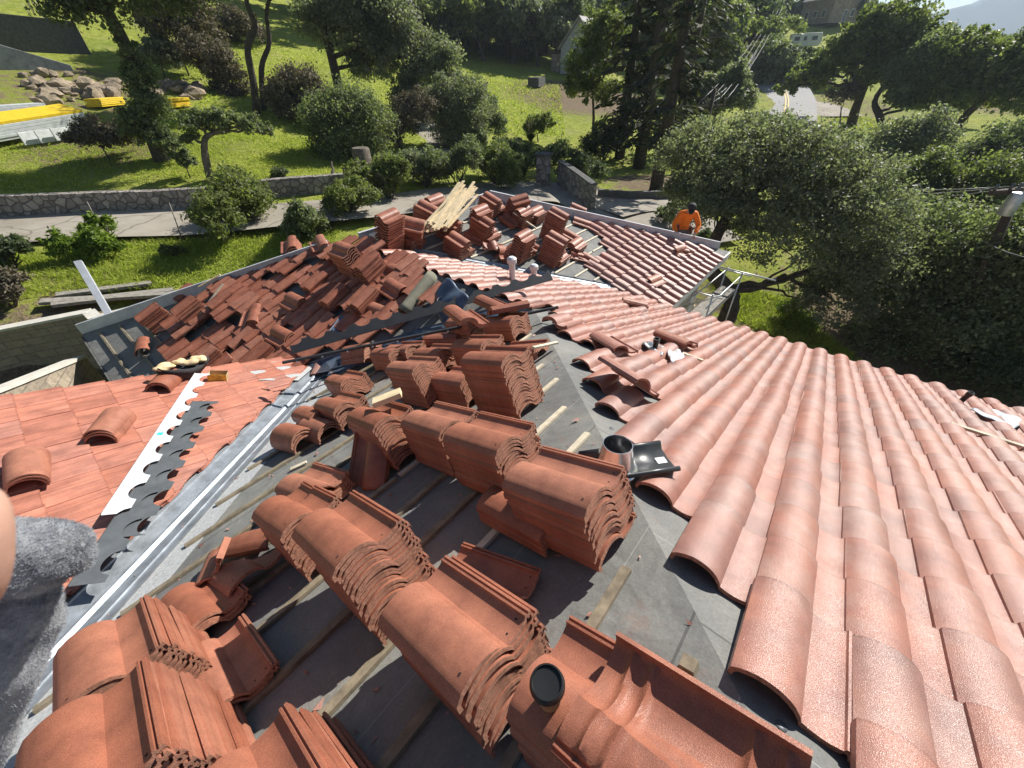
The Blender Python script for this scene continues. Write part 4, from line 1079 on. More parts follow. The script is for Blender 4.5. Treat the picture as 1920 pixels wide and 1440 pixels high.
ribbon('path', [(1120, 395), (1180, 383), (1260, 380)], 'concrete', 3.5, .09)
ribbon('path', [(770, 300), (820, 272), (800, 250), (780, 225)], 'concrete', 3.0, .10)
rd, RP = ribbon('road', [(1452, 330), (1466, 240), (1474, 190), (1462, 160), (1425, 135), (1400, 110), (1398, 85), (1412, 66)], 'asphalt', 6.6, .14)
for off in (-.09, .09):
    mb = MB(); vs = []
    for i, p in enumerate(RP):
        d = (RP[min(i+1, len(RP)-1)]-RP[max(i-1, 0)]); d.z = 0; d.normalize(); s = Vector((-d.y, d.x, 0))
        for e in (-.07, .07): q = p+s*(off*1.7+e); vs.append((q.x, q.y, gz1(p.x, p.y)+.19))
    mb.add(vs, [(2*i, 2*i+1, 2*i+3, 2*i+2) for i in range(len(RP)-1)]); tag(mb.build('road_marking', 'road_yellow'), kind='structure')
ribbon('road_shoulder', [(1560, 222), (1530, 205), (1500, 196)], 'concrete', 7, .10)
# distant ridge beyond the trees
hv = []
for k in range(120):
    a = -1.2+k*.0375; h = 110+300*max(0, 1-abs(a+.10)*4.2)+24*sin(k*.9)+14*sin(k*2.3); h *= .415; hv += [(2160*cos(a), 2160*sin(a), -25), (2230*cos(a), 2230*sin(a), h), (2500*cos(a), 2500*sin(a), -25)]
mb = MB(); mb.add(hv, [(3*k+e, 3*k+3+e, 3*k+4+e, 3*k+1+e) for k in range(119) for e in (0, 1)]); tag(mb.build('hills', 'hill', None, True), kind='structure')

# ------------------------------------------------------------------ walls on the left
def wall(name, pts, h, th, mat, label, capm=None, uv=False, ztop=None, down=.6):
    """pts: plan points; a wall following the ground, or with a level top"""
    root = empty(name, (pts[0][0], pts[0][1], gz1(*pts[0][:2])), label, 'wall')
    mb = MB(); vs = []; L = 0; uvs = []
    for i, p in enumerate(pts):
        p = Vector(p[:2]); a = Vector(pts[max(i-1, 0)][:2]); b = Vector(pts[min(i+1, len(pts)-1)][:2]); d = (b-a).normalized(); s = Vector((-d.y, d.x))*th/2
        if i: L += (p-Vector(pts[i-1][:2])).length
        g = gz1(p.x, p.y); zt = (g+h) if ztop is None else (ztop[i] if isinstance(ztop, (list, tuple)) else ztop)
        zb = g-down if ztop is None else zt-h
        vs += [(p.x-s.x, p.y-s.y, zb), (p.x-s.x, p.y-s.y, zt), (p.x+s.x, p.y+s.y, zt), (p.x+s.x, p.y+s.y, zb)]; uvs += [(L, zb), (L, zt), (L, zt+th), (L, zb)]
    n = len(pts); fs = [(4*i+k, 4*i+k+1, 4*i+5+k, 4*i+4+k) for i in range(n-1) for k in range(3)]+[(0, 3, 2, 1), tuple(4*(n-1)+k for k in range(4))]
    me_ = bpy.data.meshes.new('masonry'); me_.from_pydata(vs, [], fs); me_.update()
    if uv:
        ul = me_.uv_layers.new(); 
        for lp in me_.loops: ul.data[lp.index].uv = uvs[lp.vertex_index]
    bm = bmesh.new(); bm.from_mesh(me_); bmesh.ops.recalc_face_normals(bm, faces=bm.faces); bm.to_mesh(me_); bm.free()
    link_mesh('masonry', me_, mat, root)
    if capm:
        mb = MB()
        for i in range(n-1):
            a = Vector((pts[i][0], pts[i][1], vs[4*i+1][2]+.03)); b = Vector((pts[i+1][0], pts[i+1][1], vs[4*i+5][2]+.03)); mb.bar(a, b+(b-a).normalized()*.01, th+.06, .06)
        mb.build('coping', capm, root)
    return root
wp = [gnd(x_, y_) for x_, y_ in ((-260, 420), (-100, 410), (20, 402), (120, 399), (200, 395), (300, 391), (400, 386), (500, 372), (600, 361), (680, 353), (740, 350))]
fine = []
for a, b in zip(wp, wp[1:]):
    for k in range(4): p = a.lerp(b, k/4); fine.append((p.x, p.y))
wall('stone_wall', fine, .72, .4, 'rubble', 'long low rubble stone wall between the driveway and the lawn')
WA3 = [at(-330, 690, 16.6), at(-5, 620, 15.8), at(168, 586, 14.7), at(180, 598, 14.2), at(262, 577, 13.5)]; WA = [(p.x, p.y) for p in WA3]
wall('block_wall', WA, 2.9, .22, 'block', 'shaded tan block wall behind the left roof corner', 'cap', True, [p.z for p in WA3])
WB3 = [at(-300, 850, 7.6), at(0, 733, 9.6), at(146, 674, 11.6)]; WB = [(p.x, p.y) for p in WB3]
wall('garden_wall', WB, 2.4, .28, 'block', 'sunlit tan split face block wall beyond the left tile field', 'cap', True, [p.z for p in WB3])
# post standing at the left corner
a, b = hit(212, 603, M_, .15), None
a = Vector((-.05, 12.2, -4.9)); a = at(212, 603, 12.1); b = at(146, 490, 12.9)
stick(a+(a-b)*.25, b, .13, .10, 'board', 'white wrapped timber post leaning beyond the left hip board', 'timber_post', 'post')
# grey planks piled on the ground
for k, (x0, y0, x1, y1, l) in enumerate(((112, 562, 290, 540, 'back plank of the grey lumber pile'), (128, 578, 330, 552, 'middle plank of the grey lumber pile'), (85, 578, 350, 560, 'long dark plank at the front of the grey lumber pile'), (110, 588, 250, 572, 'short plank nearest the block wall'))):
    a, b = gnd(x0, y0), gnd(x1, y1); up = Vector((0, 0, .10+.05*k)); stick(a+up, b+up, .32, .09, 'old_wood', l, 'plank', 'plank')

# ------------------------------------------------------------------ foliage
LN, LS = 2.1, .66
def crown_quads(blobs, n, size, seed, up=.25, clump=.34, per=60, aspect=1.6, flat=0):
    """leaf quads spread through clumps inside ellipsoid blobs; blobs: (centre, radii)"""
    n = int(n*LN); size *= LS; per = int(per*1.3)
    g = np.random.default_rng(seed); vol = np.array([max(b[1])**2 for b in blobs]); vol = vol/vol.sum(); out = []
    nc = max(3, n//per); wh = g.choice(len(blobs), nc, p=vol)
    cc = np.array([[*b[0]] for b in blobs])[wh]; rr_ = np.array([b[1] for b in blobs])[wh]
    d = g.normal(size=(nc, 3)); d /= np.linalg.norm(d, axis=1)[:, None]; d[:, 2] = np.where(d[:, 2] < -.35, -d[:, 2]*.6, d[:, 2])
    rad_ = g.uniform(.25, 1.25, nc)**.55; ctr = cc+d*rr_*rad_[:, None]
    cr = rr_.min(1)*clump*g.uniform(.6, 1.3, nc)
    k = g.integers(0, nc, n); q = g.normal(size=(n, 3))*.5; pos = ctr[k]+q*cr[k][:, None]*np.array([1, 1, .75])
    nr = g.normal(size=(n, 3))+(pos-cc[k])/np.linalg.norm(rr_[k], axis=1)[:, None]*1.2+np.array([0, 0, up*2]); nr /= np.linalg.norm(nr, axis=1)[:, None]
    t = g.normal(size=(n, 3)); a = np.cross(nr, t); a /= np.linalg.norm(a, axis=1)[:, None]; b = np.cross(nr, a)
    s = size*g.uniform(.55, 1.25, n)[:, None]
    a *= s*aspect/2; b *= s/2; fold = nr*s*.18
    return np.stack([pos-a, pos-b*1.0+fold, pos+a, pos+b+fold], 1)
def limb(mb, a, b, r0, r1, seed, n=6, wob=.12):
    r = random.Random(seed); a, b = Vector(a), Vector(b); L = (b-a).length; pts = []; rs = []
    for k in range(n+1):
        t = k/n; o = Vector((r.gauss(0, 1), r.gauss(0, 1), r.gauss(0, .6)))*L*wob*.5*sin(pi*t)
        pts.append(a.lerp(b, t)+o+Vector((0, 0, L*.06*sin(pi*t)))); rs.append(r0+(r1-r0)*t**.8)
    mb.tube(pts, rs, 7); return pts
def tree(name, base, blobs, leaf, n, size, label, cat='tree', group=None, trunk=None, tr=.25, bark='bark', seed=1, limbs=True, up=.25, clump=.34, aspect=1.6, per=60, bare=0):
    """blobs: world centres and radii; trunk: list of points up from the base"""
    base = Vector(base); root = empty(name, base, label, cat, group); mb = MB(); r = random.Random(seed)
    tp = [Vector(p) for p in (trunk or [base, base.lerp(Vector(blobs[0][0]), .55)])]; tp[0] = tp[0]-Vector((0, 0, .3))
    m = len(tp); P = []
    for i in range(m-1):
        for k in range(4):
            t = k/4; p0, p1, p2, p3 = tp[max(i-1, 0)], tp[i], tp[i+1], tp[min(i+2, m-1)]
            P.append(.5*((2*p1)+(-p0+p2)*t+(2*p0-5*p1+4*p2-p3)*t*t+(-p0+3*p1-3*p2+p3)*t**3))
    P.append(tp[-1]); N = len(P)
    mb.tube(P, [tr*(1.35 if i == 0 else 1)*(1-.55*i/(N-1)) for i in range(N)], 10)
    if limbs:
        for q, (c, rd_) in enumerate(blobs):
            c = Vector(c); i = min(range(N//3, N), key=lambda i: (P[i]-c).length+.25*abs(P[i].z-c.z))
            pts = limb(mb, P[i], c, tr*.42, tr*.10, seed*31+q)
            for e in range(3+bare):
                d = Vector((r.gauss(0, 1), r.gauss(0, 1), r.gauss(.3, .7))).normalized(); limb(mb, pts[r.randint(2, 5)], c+Vector((d.x*rd_[0], d.y*rd_[1], d.z*rd_[2]))*.85, tr*.16, tr*.03, seed*57+q*9+e, 5)
    t_ = mb.build('trunk', bark, root, True)
    if n:
        me_ = quads_mesh('crown', crown_quads(blobs, n, size, seed, up, clump, per, aspect)); link_mesh('crown', me_, leaf, root)
    return root
def blob(px, py, rp, d, rz=None, dz=0):
    c = at(px, py, d); k = depth(c)/FPX; r = rp*k; return (tuple(c), (r, r, (rz or rp)*k))
def shrub(name, px, py, rp, leaf, n, size, label, cat='shrub', group=None, hz=.8, seed=1, aspect=2.2, d=None, name2=None, parts=3):
    g = gnd(px, py) if d is None else Vector(at(px, py, d)); d = hypot(g.x, g.y); k = depth(g)/FPX; R = rp*k; r = random.Random(seed)
    bl = [((g.x+r.gauss(0, .5)*R, g.y+r.gauss(0, .5)*R, g.z+R*hz*r.uniform(.45, 1.25)), (R*.5, R*.5, R*hz*r.uniform(.5, .9))) for _ in range(parts+3)]
    root = empty(name, g, label, cat, group); mb = MB(); aspect *= 1.25
    for q in range(9):
        a = r.uniform(0, 6.3); limb(mb, g+Vector((0, 0, -.1)), g+Vector((cos(a)*R*.7, sin(a)*R*.7, R*hz*r.uniform(.9, 1.5))), .03*max(1, R), .008, seed*7+q, 5)
    mb.build('stem', 'bark', root, True)
    link_mesh('foliage', quads_mesh('foliage', crown_quads(bl, n, size, seed, .3, .4, 40, aspect)), leaf, root); return root

# --- big near oak on the right
g = Vector((15.6, 2.6, gz1(15.6, 2.6)))
tp = [g, g+Vector((.05, .0, 1.2)), at(1330, 500, 16.4), at(1345, 440, 17), at(1380, 380, 18)]
tree('oak_tree', g, [blob(1400, 330, 105, 19, 95), blob(1310, 300, 70, 20, 60), blob(1500, 330, 95, 18.5, 85), blob(1590, 400, 95, 18.5, 90), blob(1480, 440, 95, 17.5, 90), blob(1340, 400, 70, 17.5, 70), blob(1600, 500, 85, 18.5, 85), blob(1430, 270, 70, 20, 50), blob(1560, 560, 70, 18, 60), blob(1290, 360, 45, 19, 50)],
     'leaf_grey', 56000, .105, 'large grey green oak right behind the worker and far roof corner', trunk=tp, tr=.34, seed=3, per=40, clump=.21, bare=5)
# --- lower trees on the right
def rtree(px, py, blobs, leaf, n, size, label, d, seed, tr=.22, **k):
    g = at(px, py, d); g.z = gz1(g.x, g.y); return tree(k.pop('name', 'oak_tree'), g, [blob(*b[:3], d+(b[3] if len(b) > 3 else 0), *(b[4:5])) for b in blobs], leaf, n, size, label, seed=seed, tr=tr, **k)
rtree(1740, 640, [(1720, 470, 85), (1800, 540, 90, -1), (1700, 570, 75, -1), (1660, 640, 60, -2), (1790, 630, 80, -2)], 'leaf_oak', 26000, .12, 'dark oak crown below the roof at right of the big oak', 21, 11, per=46)
rtree(1900, 620, [(1860, 470, 75), (1915, 560, 85), (1860, 640, 70), (1950, 650, 90), (1990, 480, 90)], 'leaf_oak', 20000, .12, 'dark leafy oak beside the transformer pole at the right edge', 20, 12, per=46)
rtree(1745, 420, [(1700, 375, 55), (1770, 395, 60), (1830, 380, 55), (1880, 350, 55), (1740, 330, 40)], 'leaf_olive', 20000, .16, 'olive green tree above the dark crown at right middle', 34, 13, per=46)
rtree(1660, 330, [(1660, 290, 50), (1720, 262, 45), (1620, 320, 45)], 'leaf_grey', 12000, .18, 'dense grey green tree behind the big oak on the right', 40, 14, per=46)
rtree(1860, 330, [(1840, 310, 50), (1900, 290, 55), (1960, 330, 60)], 'leaf_dark', 9000, .2, 'shaded dark tree at the right edge above the pole', 46, 15)
rtree(1500, 620, [(1500, 610, 30), (1480, 585, 22)], 'leaf_bright', 2600, .08, 'small bright green bush under the big oak', 18, 16, name='green_bush', tr=.05, cat='bush')
rtree(1880, 745, [(1860, 700, 40), (1915, 720, 45), (1790, 690, 35)], 'leaf_dark', 7000, .10, 'dark undergrowth bush below the right eave', 18, 17, name='dark_bush', tr=.06, cat='bush')
# --- far oaks on the right with open trunks
def far_oak(px, py, d, tpx, blobs, leaf, n, size, label, seed, tr):
    g = at(px, py, d); g.z = gz1(g.x, g.y); tree('oak_tree', g, [blob(b[0], b[1], b[2], d+(b[3] if len(b) > 3 else 0)) for b in blobs], leaf, n, size, label, trunk=[g]+[at(x_, y_, d) for x_, y_ in tpx], tr=tr, seed=seed, bare=3, per=46, clump=.22)
far_oak(1592, 246, 66, [(1604, 205), (1622, 160), (1640, 120)], [(1520, 150, 32), (1560, 122, 38), (1612, 92, 46), (1680, 66, 52), (1705, 120, 52), (1650, 140, 45), (1745, 105, 40), (1478, 165, 20), (1640, 50, 34)], 'leaf_olive', 19000, .34, 'tall spreading oak with a forked trunk beside the road bend', 21, .55)
far_oak(1662, 258, 62, [(1650, 220), (1640, 190), (1665, 150)], [(1720, 150, 50), (1760, 120, 50), (1700, 190, 35), (1760, 190, 45)], 'leaf_oak', 15000, .32, 'oak with two leaning stems right of the forked one', 22, .4)
far_oak(1790, 270, 60, [(1800, 230), (1840, 190), (1870, 160)], [(1800, 115, 45), (1850, 140, 50), (1905, 120, 45), (1790, 165, 45), (1890, 185, 50), (1960, 130, 50)], 'leaf_olive', 17000, .32, 'broad oak with long leaning limbs at the upper right edge', 23, .4)
rtree(1590, 205, [(1578, 180, 26), (1596, 172, 20)], 'dry', 1800, .2, 'small bare grey tree by the road shoulder', 64, 24, name='bare_tree', tr=.12, bark='bark_pale', bare=5)
rtree(1830, 205, [(1822, 190, 16), (1838, 200, 14)], 'leaf_yellow', 700, .3, 'yellow flowering shrub on the far right field', 72, 25, name='flowering_shrub', tr=.05, cat='shrub')
# --- trees by the road
rtree(1435, 155, [(1430, 110, 32), (1460, 120, 30), (1410, 130, 25), (1440, 140, 28)], 'leaf_oak', 9000, .4, 'rounded oak left of the road bend', 85, 26)
rtree(1520, 150, [(1510, 128, 26), (1535, 138, 30), (1562, 126, 30), (1485, 130, 18)], 'leaf_dark', 9000, .4, 'dark tree below the white trailer', 88, 27)
rtree(1345, 220, [(1345, 175, 30), (1380, 190, 30), (1320, 200, 30), (1375, 150, 24)], 'leaf_grey', 12000, .28, 'grey green hedge like tree behind the left power pole', 48, 28)
rtree(1372, 140, [(1372, 120, 25), (1365, 95, 20)], 'leaf_olive', 5000, .34, 'small yellowish tree beside the firs', 75, 29)
for k, (x_, y_, l) in enumerate(((1497, 66, 'dark round tree left of the hilltop house'), (1420, 50, 'bushy tree on the skyline beside the firs'), (1603, 50, 'slim dark tree right of the hilltop house'), (1450, 55, 'low dark tree on the far road bank'))):
    rtree(x_, y_, [(x_, y_-28, 26), (x_+8, y_-48, 18), (x_-9, y_-40, 17)], 'leaf_dark', 5000, .7, l, 150, 40+k, tr=.3)
# --- conifers in the middle
def fir(px, py, d, top, spread, n, label, seed, tr=.3):
    g = at(px, py, d); g.z = gz1(g.x, g.y); k = depth(g)/FPX; r = random.Random(seed)
    H = (at(px+(py-top)*.05, top, d).z-g.z); root = empty('fir_tree', g, label, 'conifer', None); mb = MB()
    mb.tube([g+Vector((0, 0, -.3)), g+Vector((r.gauss(0, .1), r.gauss(0, .1), H*.5)), g+Vector((0, 0, H))], [tr*1.2, tr*.75, .03], 10); Q_ = []
    R0 = spread*k; z = H*.12; gg = np.random.default_rng(seed)
    while z < H*.985:
        t = z/H; Lb = R0*(1-t)**.75*r.uniform(.6, 1.15)*(1 if t > .25 else .55+t*1.8)
        for q in range(r.choice((2, 3, 3, 4))):
            a = r.uniform(0, 6.3); d0 = Vector((cos(a), sin(a), r.uniform(-.25, .25)-.1)); p0 = g+Vector((0, 0, z)); p1 = p0+d0*Lb
            mb.tube([p0, p0+d0*Lb*.5+Vector((0, 0, -.02*Lb)), p1+Vector((0, 0, -.16*Lb))], [tr*.16*(1-t)+.015, tr*.09*(1-t)+.01, .006], 5, cap=False)
            m_ = int(26*Lb/1.5)+6; s = gg.uniform(.12, 1, m_)**.8; side = np.array([-sin(a), cos(a), 0])
            c = np.array(p0)+np.array(d0)*Lb*s[:, None]+side*(gg.normal(size=m_)*.18*Lb*(1.1-s*.6))[:, None]+np.array([0, 0, -1])*((.16*s**2*Lb)+gg.uniform(0, .22, m_))[:, None]
            ax_ = np.array(d0)*.7+side*gg.normal(size=m_)[:, None]*.8+np.array([0, 0, -.35]); ax_ /= np.linalg.norm(ax_, axis=1)[:, None]
            nr = gg.normal(size=(m_, 3)); b_ = np.cross(ax_, nr); b_ /= np.linalg.norm(b_, axis=1)[:, None]
            sz = gg.uniform(.16, .34, m_)[:, None]; Q_.append(np.stack([c-ax_*sz, c-b_*sz*.32, c+ax_*sz, c+b_*sz*.32], 1))
        z += r.uniform(.3, .6)
    mb.build('trunk', 'bark', root, True); link_mesh('crown', quads_mesh('crown', np.concatenate(Q_)), 'needle', root); return root
fir(1162, 290, 37, -330, 95, 0, 'tall dark fir at the left of the conifer group', 31, .34)
fir(1200, 300, 34, -420, 105, 0, 'tallest dark fir in the middle of the conifer group', 32, .38)
fir(1262, 285, 40, -330, 100, 0, 'dark fir at the right of the conifer group', 33, .34)
fir(1228, 362, 27, -500, 70, 0, 'fir with a dark bare lower trunk nearest the driveway', 34, .32)
# --- deciduous trees and bushes in the middle distance
def mtree(px, py, d, blobs, leaf, n, size, label, seed, tr=.2, trunk=None, **k):
    g = at(px, py, d); g.z = gz1(g.x, g.y); return tree(k.pop('name', 'oak_tree'), g, [blob(b[0], b[1], b[2], d+(b[3] if len(b) > 3 else 0)) for b in blobs], leaf, n, size, label, seed=seed, tr=tr, trunk=[g]+[at(x_, y_, d) for x_, y_ in trunk] if trunk else None, **k)
mtree(1110, 272, 42, [(1105, 130, 40), (1135, 60, 38), (1085, 170, 28), (1130, 175, 32), (1120, 95, 40)], 'leaf_olive', 9000, .22, 'thin open crowned tree left of the firs', 51, .16, [(1113, 220), (1110, 160)], bare=3, clump=.3)
mtree(640, 200, 44, [(650, 60, 60), (720, 50, 60), (760, 90, 50), (700, 130, 45), (820, 110, 30), (610, 40, 50), (690, 10, 60)], 'leaf_grey', 24000, .22, 'big grey green oak with hanging boughs on the green slope', 52, .45, [(632, 150), (610, 60), (590, -30)], bare=4, clump=.3)
mtree(760, 180, 43, [(790, 150, 40), (830, 120, 38), (770, 185, 34), (845, 160, 28)], 'leaf_grey', 12000, .2, 'drooping grey oak right of the big hillside oak', 53, .25, [(765, 150), (790, 120)], bare=3, clump=.32)
mtree(655, 322, 30, [(655, 260, 52), (690, 230, 45), (620, 235, 45), (660, 210, 45), (690, 285, 38), (625, 285, 38)], 'leaf_oak', 26000, .13, 'dense round evergreen bush tree on the lawn', 54, .2, per=46)
mtree(860, 300, 35, [(860, 240, 48), (880, 200, 42), (830, 205, 40), (870, 275, 34), (840, 180, 30)], 'leaf_grey', 18000, .15, 'grey drooping tree in front of the brown terrace', 55, .18, clump=.3, bare=3)
mtree(750, 292, 33, [(745, 240, 34), (770, 215, 32), (790, 200, 28), (735, 265, 22)], 'dry', 8000, .13, 'twiggy grey brown tree right of the round evergreen', 56, .14, bare=6)
mtree(905, 260, 39, [(900, 215, 28), (920, 240, 26), (910, 200, 22)], 'leaf_dark', 8000, .15, 'dark bush beside the pampas plumes', 57, .12, name='dark_bush', cat='bush')
mtree(1010, 262, 42, [(1005, 240, 20), (1022, 232, 16)], 'leaf_olive', 4000, .16, 'rounded olive bush on the green terrace', 58, .08, name='olive_bush', cat='bush')
mtree(520, 220, 38, [(520, 180, 25), (560, 165, 38), (545, 205, 30), (590, 190, 30)], 'dry', 9000, .16, 'brown brush thicket below the twin stemmed trees', 59, .06, name='brush_thicket', cat='brush')
mtree(400, 165, 44, [(400, 120, 35), (430, 150, 32), (370, 100, 30), (440, 180, 25)], 'dry', 9000, .17, 'dark twiggy thicket on the slope between the left trees', 60, .06, name='brush_thicket', cat='brush', bare=4)
mtree(300, 130, 47, [(300, 105, 28), (330, 112, 24)], 'leaf_grey', 5000, .18, 'grey green bush on the bank behind the boulders', 72, .06, name='bank_bush', cat='bush')
mtree(450, 70, 60, [(440, 50, 30), (470, 60, 26), (420, 62, 24)], 'dry', 6000, .22, 'pale brown brush high on the left slope', 73, .06, name='brush_thicket', cat='brush', bare=4)
mtree(600, 235, 36, [(600, 215, 26), (585, 225, 20)], 'leaf_olive', 4000, .15, 'leafy bush left of the round evergreen', 74, .06, name='leafy_bush', cat='bush')
mtree(335, 95, 48, [(320, 60, 40), (350, 30, 45), (300, 20, 40), (380, 60, 30)], 'dry', 9000, .2, 'grey leafless shrubs behind the ivy clad tree', 61, .08, name='brush_thicket', cat='brush', bare=4)
# --- left trees
mtree(292, 278, 30, [(170, 20, 60), (260, -20, 70), (330, 0, 55), (200, -60, 80), (120, 0, 50), (330, -70, 80), (440, -60, 70)], 'leaf_dark', 18000, .16, 'leaning ivy clad tree at the left of the lawn', 62, .40, [(275, 220), (255, 130), (222, 60), (190, -10), (200, -90)], bare=3)
ivy = quads_mesh('ivy', crown_quads([blob(285, 205, 30, 29.8, 34), blob(265, 150, 24, 29.8, 34), blob(285, 255, 26, 29.8, 24), blob(250, 105, 18, 29.8, 28), blob(315, 270, 24, 29.5, 18), blob(262, 235, 30, 29.8, 28)], 9000, .13, 63, .1, .4))
tr_ = [o for o in C.objects if o.get('label', '').startswith('leaning ivy')][0]; link_mesh('ivy', ivy, 'leaf_oak', tr_)
mtree(478, 212, 39, [(460, -50, 50), (520, -40, 60), (420, -60, 50)], 'leaf_grey', 6000, .2, 'slender crooked tree with a bowed trunk on the left slope', 64, .26, [(476, 160), (464, 90), (478, 50), (462, 0), (470, -60)])
mtree(492, 205, 40, [(540, -40, 40), (500, -70, 40)], 'leaf_grey', 4000, .2, 'thin straight stemmed tree right of the crooked one', 65, .2, [(490, 130), (505, 80), (500, 20), (520, -40)])
mtree(385, 145, 52, [(370, -20, 50), (400, -60, 55), (330, -40, 45)], 'leaf_dark', 6000, .24, 'dark trunked tree high on the left slope', 66, .28, [(372, 90), (360, 40), (350, -20)])
mtree(393, 336, 26.3, [(372, 238, 24), (405, 222, 22), (435, 232, 24), (470, 240, 22), (355, 262, 16), (500, 250, 16)], 'leaf_oak', 5000, .12, 'small gnarled tree with one long side branch on the lawn', 67, .20, [(386, 300), (384, 262), (400, 250)], bare=3, bark='bark_pale')
mtree(352, 325, 27, [(340, 290, 16), (350, 305, 14), (325, 275, 12)], 'leaf_oak', 1800, .12, 'sprouting sapling left of the gnarled tree', 68, .04, name='sapling')
mtree(528, 342, 25.5, [(527, 327, 13), (522, 333, 10)], 'leaf_dark', 2500, .09, 'small round dark shrub alone on the lawn', 69, .05, name='round_shrub', cat='shrub')
mtree(190, 272, 31, [(180, 258, 30), (225, 262, 26), (150, 262, 22), (240, 250, 22)], 'dry', 6000, .12, 'grey heap of cut brush at the foot of the ivy clad tree', 71, .05, name='brush_heap', cat='brush', bare=6)
# stump with pale splintered log
g = at(688, 335, 25.3); g.z = gz1(g.x, g.y); st = MB(); st.lathe(g+Vector((0, 0, -.2)), [(.55, 0), (.48, .5), (.46, 1.55), (.40, 1.62), (0, 1.58)], 14); o = st.build('tree_stump', 'bark_pale', None, True, 45); tag(o, 'cut grey tree stump standing on the lawn edge', 'tree stump')
g2 = at(662, 342, 25); g2.z = gz1(g2.x, g2.y); r = random.Random(8); mb = MB()
for k in range(12): a = g2+Vector((r.gauss(0, .5), r.gauss(0, .4), r.uniform(0, .15))); limb(mb, a, a+Vector((r.gauss(0, .7), r.gauss(0, .5), r.uniform(.2, .8))), .13, .03, k, 4)
o = mb.build('root_ball', 'bark_pale', None, True); tag(o, 'tangled pale uprooted roots lying beside the stump', 'roots')
# oleanders along the driveway
SHR = [(462, 425, 62, 'big oleander in front of the stone wall', 'leaf_olive', 9000, .10), (592, 448, 40, 'oleander against the left end of the far roof', 'leaf_oak', 5000, .09), (660, 405, 42, 'oleander left of the tile towers', 'leaf_olive', 6000, .09), (735, 375, 44, 'tall oleander behind the tile towers', 'leaf_olive', 7000, .10),
       (800, 352, 40, 'oleander beyond the wood strips', 'leaf_grey', 6000, .10), (860, 350, 44, 'oleander behind the far peak', 'leaf_oak', 7000, .10), (930, 345, 42, 'oleander left of the gate pillar', 'leaf_olive', 7000, .10), (980, 332, 34, 'dark shrub next to the gate pillar', 'leaf_dark', 5000, .10), (1085, 352, 36, 'dark shrub behind the curved entrance wall', 'leaf_dark', 5000, .10),
       (200, 478, 38, 'bright leafy bush at the near driveway edge', 'leaf_bright', 4500, .10), (30, 505, 40, 'dark bush at the left edge below the driveway', 'leaf_dark', 5000, .10), (30, 580, 45, 'dry brown brush beside the grey lumber', 'dry', 5000, .08), (330, 480, 16, 'low weeds below the driveway', 'leaf_olive', 1200, .08), (1260, 420, 30, 'thin leafy shrub left of the worker', 'leaf_grey', 2000, .08), (1320, 470, 24, 'shrub hidden behind the far hip corner', 'leaf_dark', 2000, .08),
       (880, 290, 26, 'dark agave like clump below the drooping tree', 'leaf_dark', 2500, .14), (950, 300, 30, 'dark shrub on the shaded bank', 'leaf_dark', 4000, .13), (1040, 310, 30, 'shaded shrub under the firs', 'leaf_dark', 4000, .13), (1130, 300, 34, 'fern like shrub at the fir trunks', 'leaf_dark', 4000, .13)]
for k, (x_, y_, rp, l, lf, n, s) in enumerate(SHR): shrub('shrub', x_, y_, rp, lf, n, s, l, seed=100+k, hz=.85 if rp > 30 else .7)
# pampas grass
def pampas(px, py, rp, label, seed, n=16):
    g = gnd(px, py); k = depth(g)/FPX; R = rp*k; r = random.Random(seed); root = empty('pampas_grass', g, label, 'grass clump', None)
    Q_ = []; gg = np.random.default_rng(seed)
    for q in range(500):
        a = r.uniform(0, 6.3); L = R*r.uniform(.6, 1.2); d = np.array([cos(a)*r.uniform(.2, .9), sin(a)*r.uniform(.2, .9), 1]); d /= np.linalg.norm(d); s = np.array([-sin(a), cos(a), 0])*.02
        p0 = np.array(g); p1 = p0+d*L*.6; p2 = p1+np.array([d[0], d[1], .1])*L*.5; Q_.append([p0-s, p0+s, p1+s, p1-s]); Q_.append([p1-s, p1+s, p2+s*.2, p2-s*.2])
    link_mesh('foliage', quads_mesh('foliage', np.array(Q_)), 'leaf_olive', root)
    for q in range(n):
        a = r.uniform(0, 6.3); t = g+Vector((cos(a)*R*r.uniform(.1, .55), sin(a)*R*r.uniform(.1, .55), R*r.uniform(1.3, 1.8))); mb = MB(); b = g.lerp(t, .62)
        mb.tube([g, b], [.012, .01], 5); d = t-b; mb.tube([b, b+d*.3, b+d*.7, t], [.02, R*.045, R*.04, .006], 7); mb.build('plume', 'plume', root, True)
pampas(92, 66, 30, 'pale plumed pampas clump by the upper left retaining wall', 1, 9); pampas(905, 205, 26, 'row of pale pampas plumes beside the brown terrace', 2, 14); pampas(995, 268, 22, 'pampas clump at the lower edge of the green terrace', 3, 10)
# hillside wood behind: five crowns shared by many trees
protos = []
for k in range(5):
    base = Vector((0, 0, 0)); r = random.Random(70+k); bl = [((r.gauss(0, 1.6), r.gauss(0, 1.6), 4.2+r.gauss(0, 1.0)), (2.0+r.random(), 2.0+r.random(), 1.6+r.random()*.8)) for _ in range(6)]
    protos.append(tree('hillside_oak', base, bl, ('leaf_dark', 'leaf_oak', 'leaf_grey', 'leaf_oak', 'leaf_olive')[k], 5000, .42, 'bushy oak in the wooded hillside beyond the lawn', group='oaks wooding the far hillside', seed=70+k, tr=.28))
used = set()
def far_tree(px, py, d, s, k):
    g = gnd(px, py) if d is None else at(px, py, d); g.z = gz1(g.x, g.y); src = protos[k]
    if k in used:
        o = src.copy(); C.objects.link(o)
        for ch in src.children: c = ch.copy(); C.objects.link(c); c.parent = o
    else: o = src; used.add(k)
    o.location = g; o.scale = (s, s, s*random.uniform(.9, 1.25)); o.rotation_euler = (0, 0, random.uniform(0, 6.3))
r = random.Random(3)
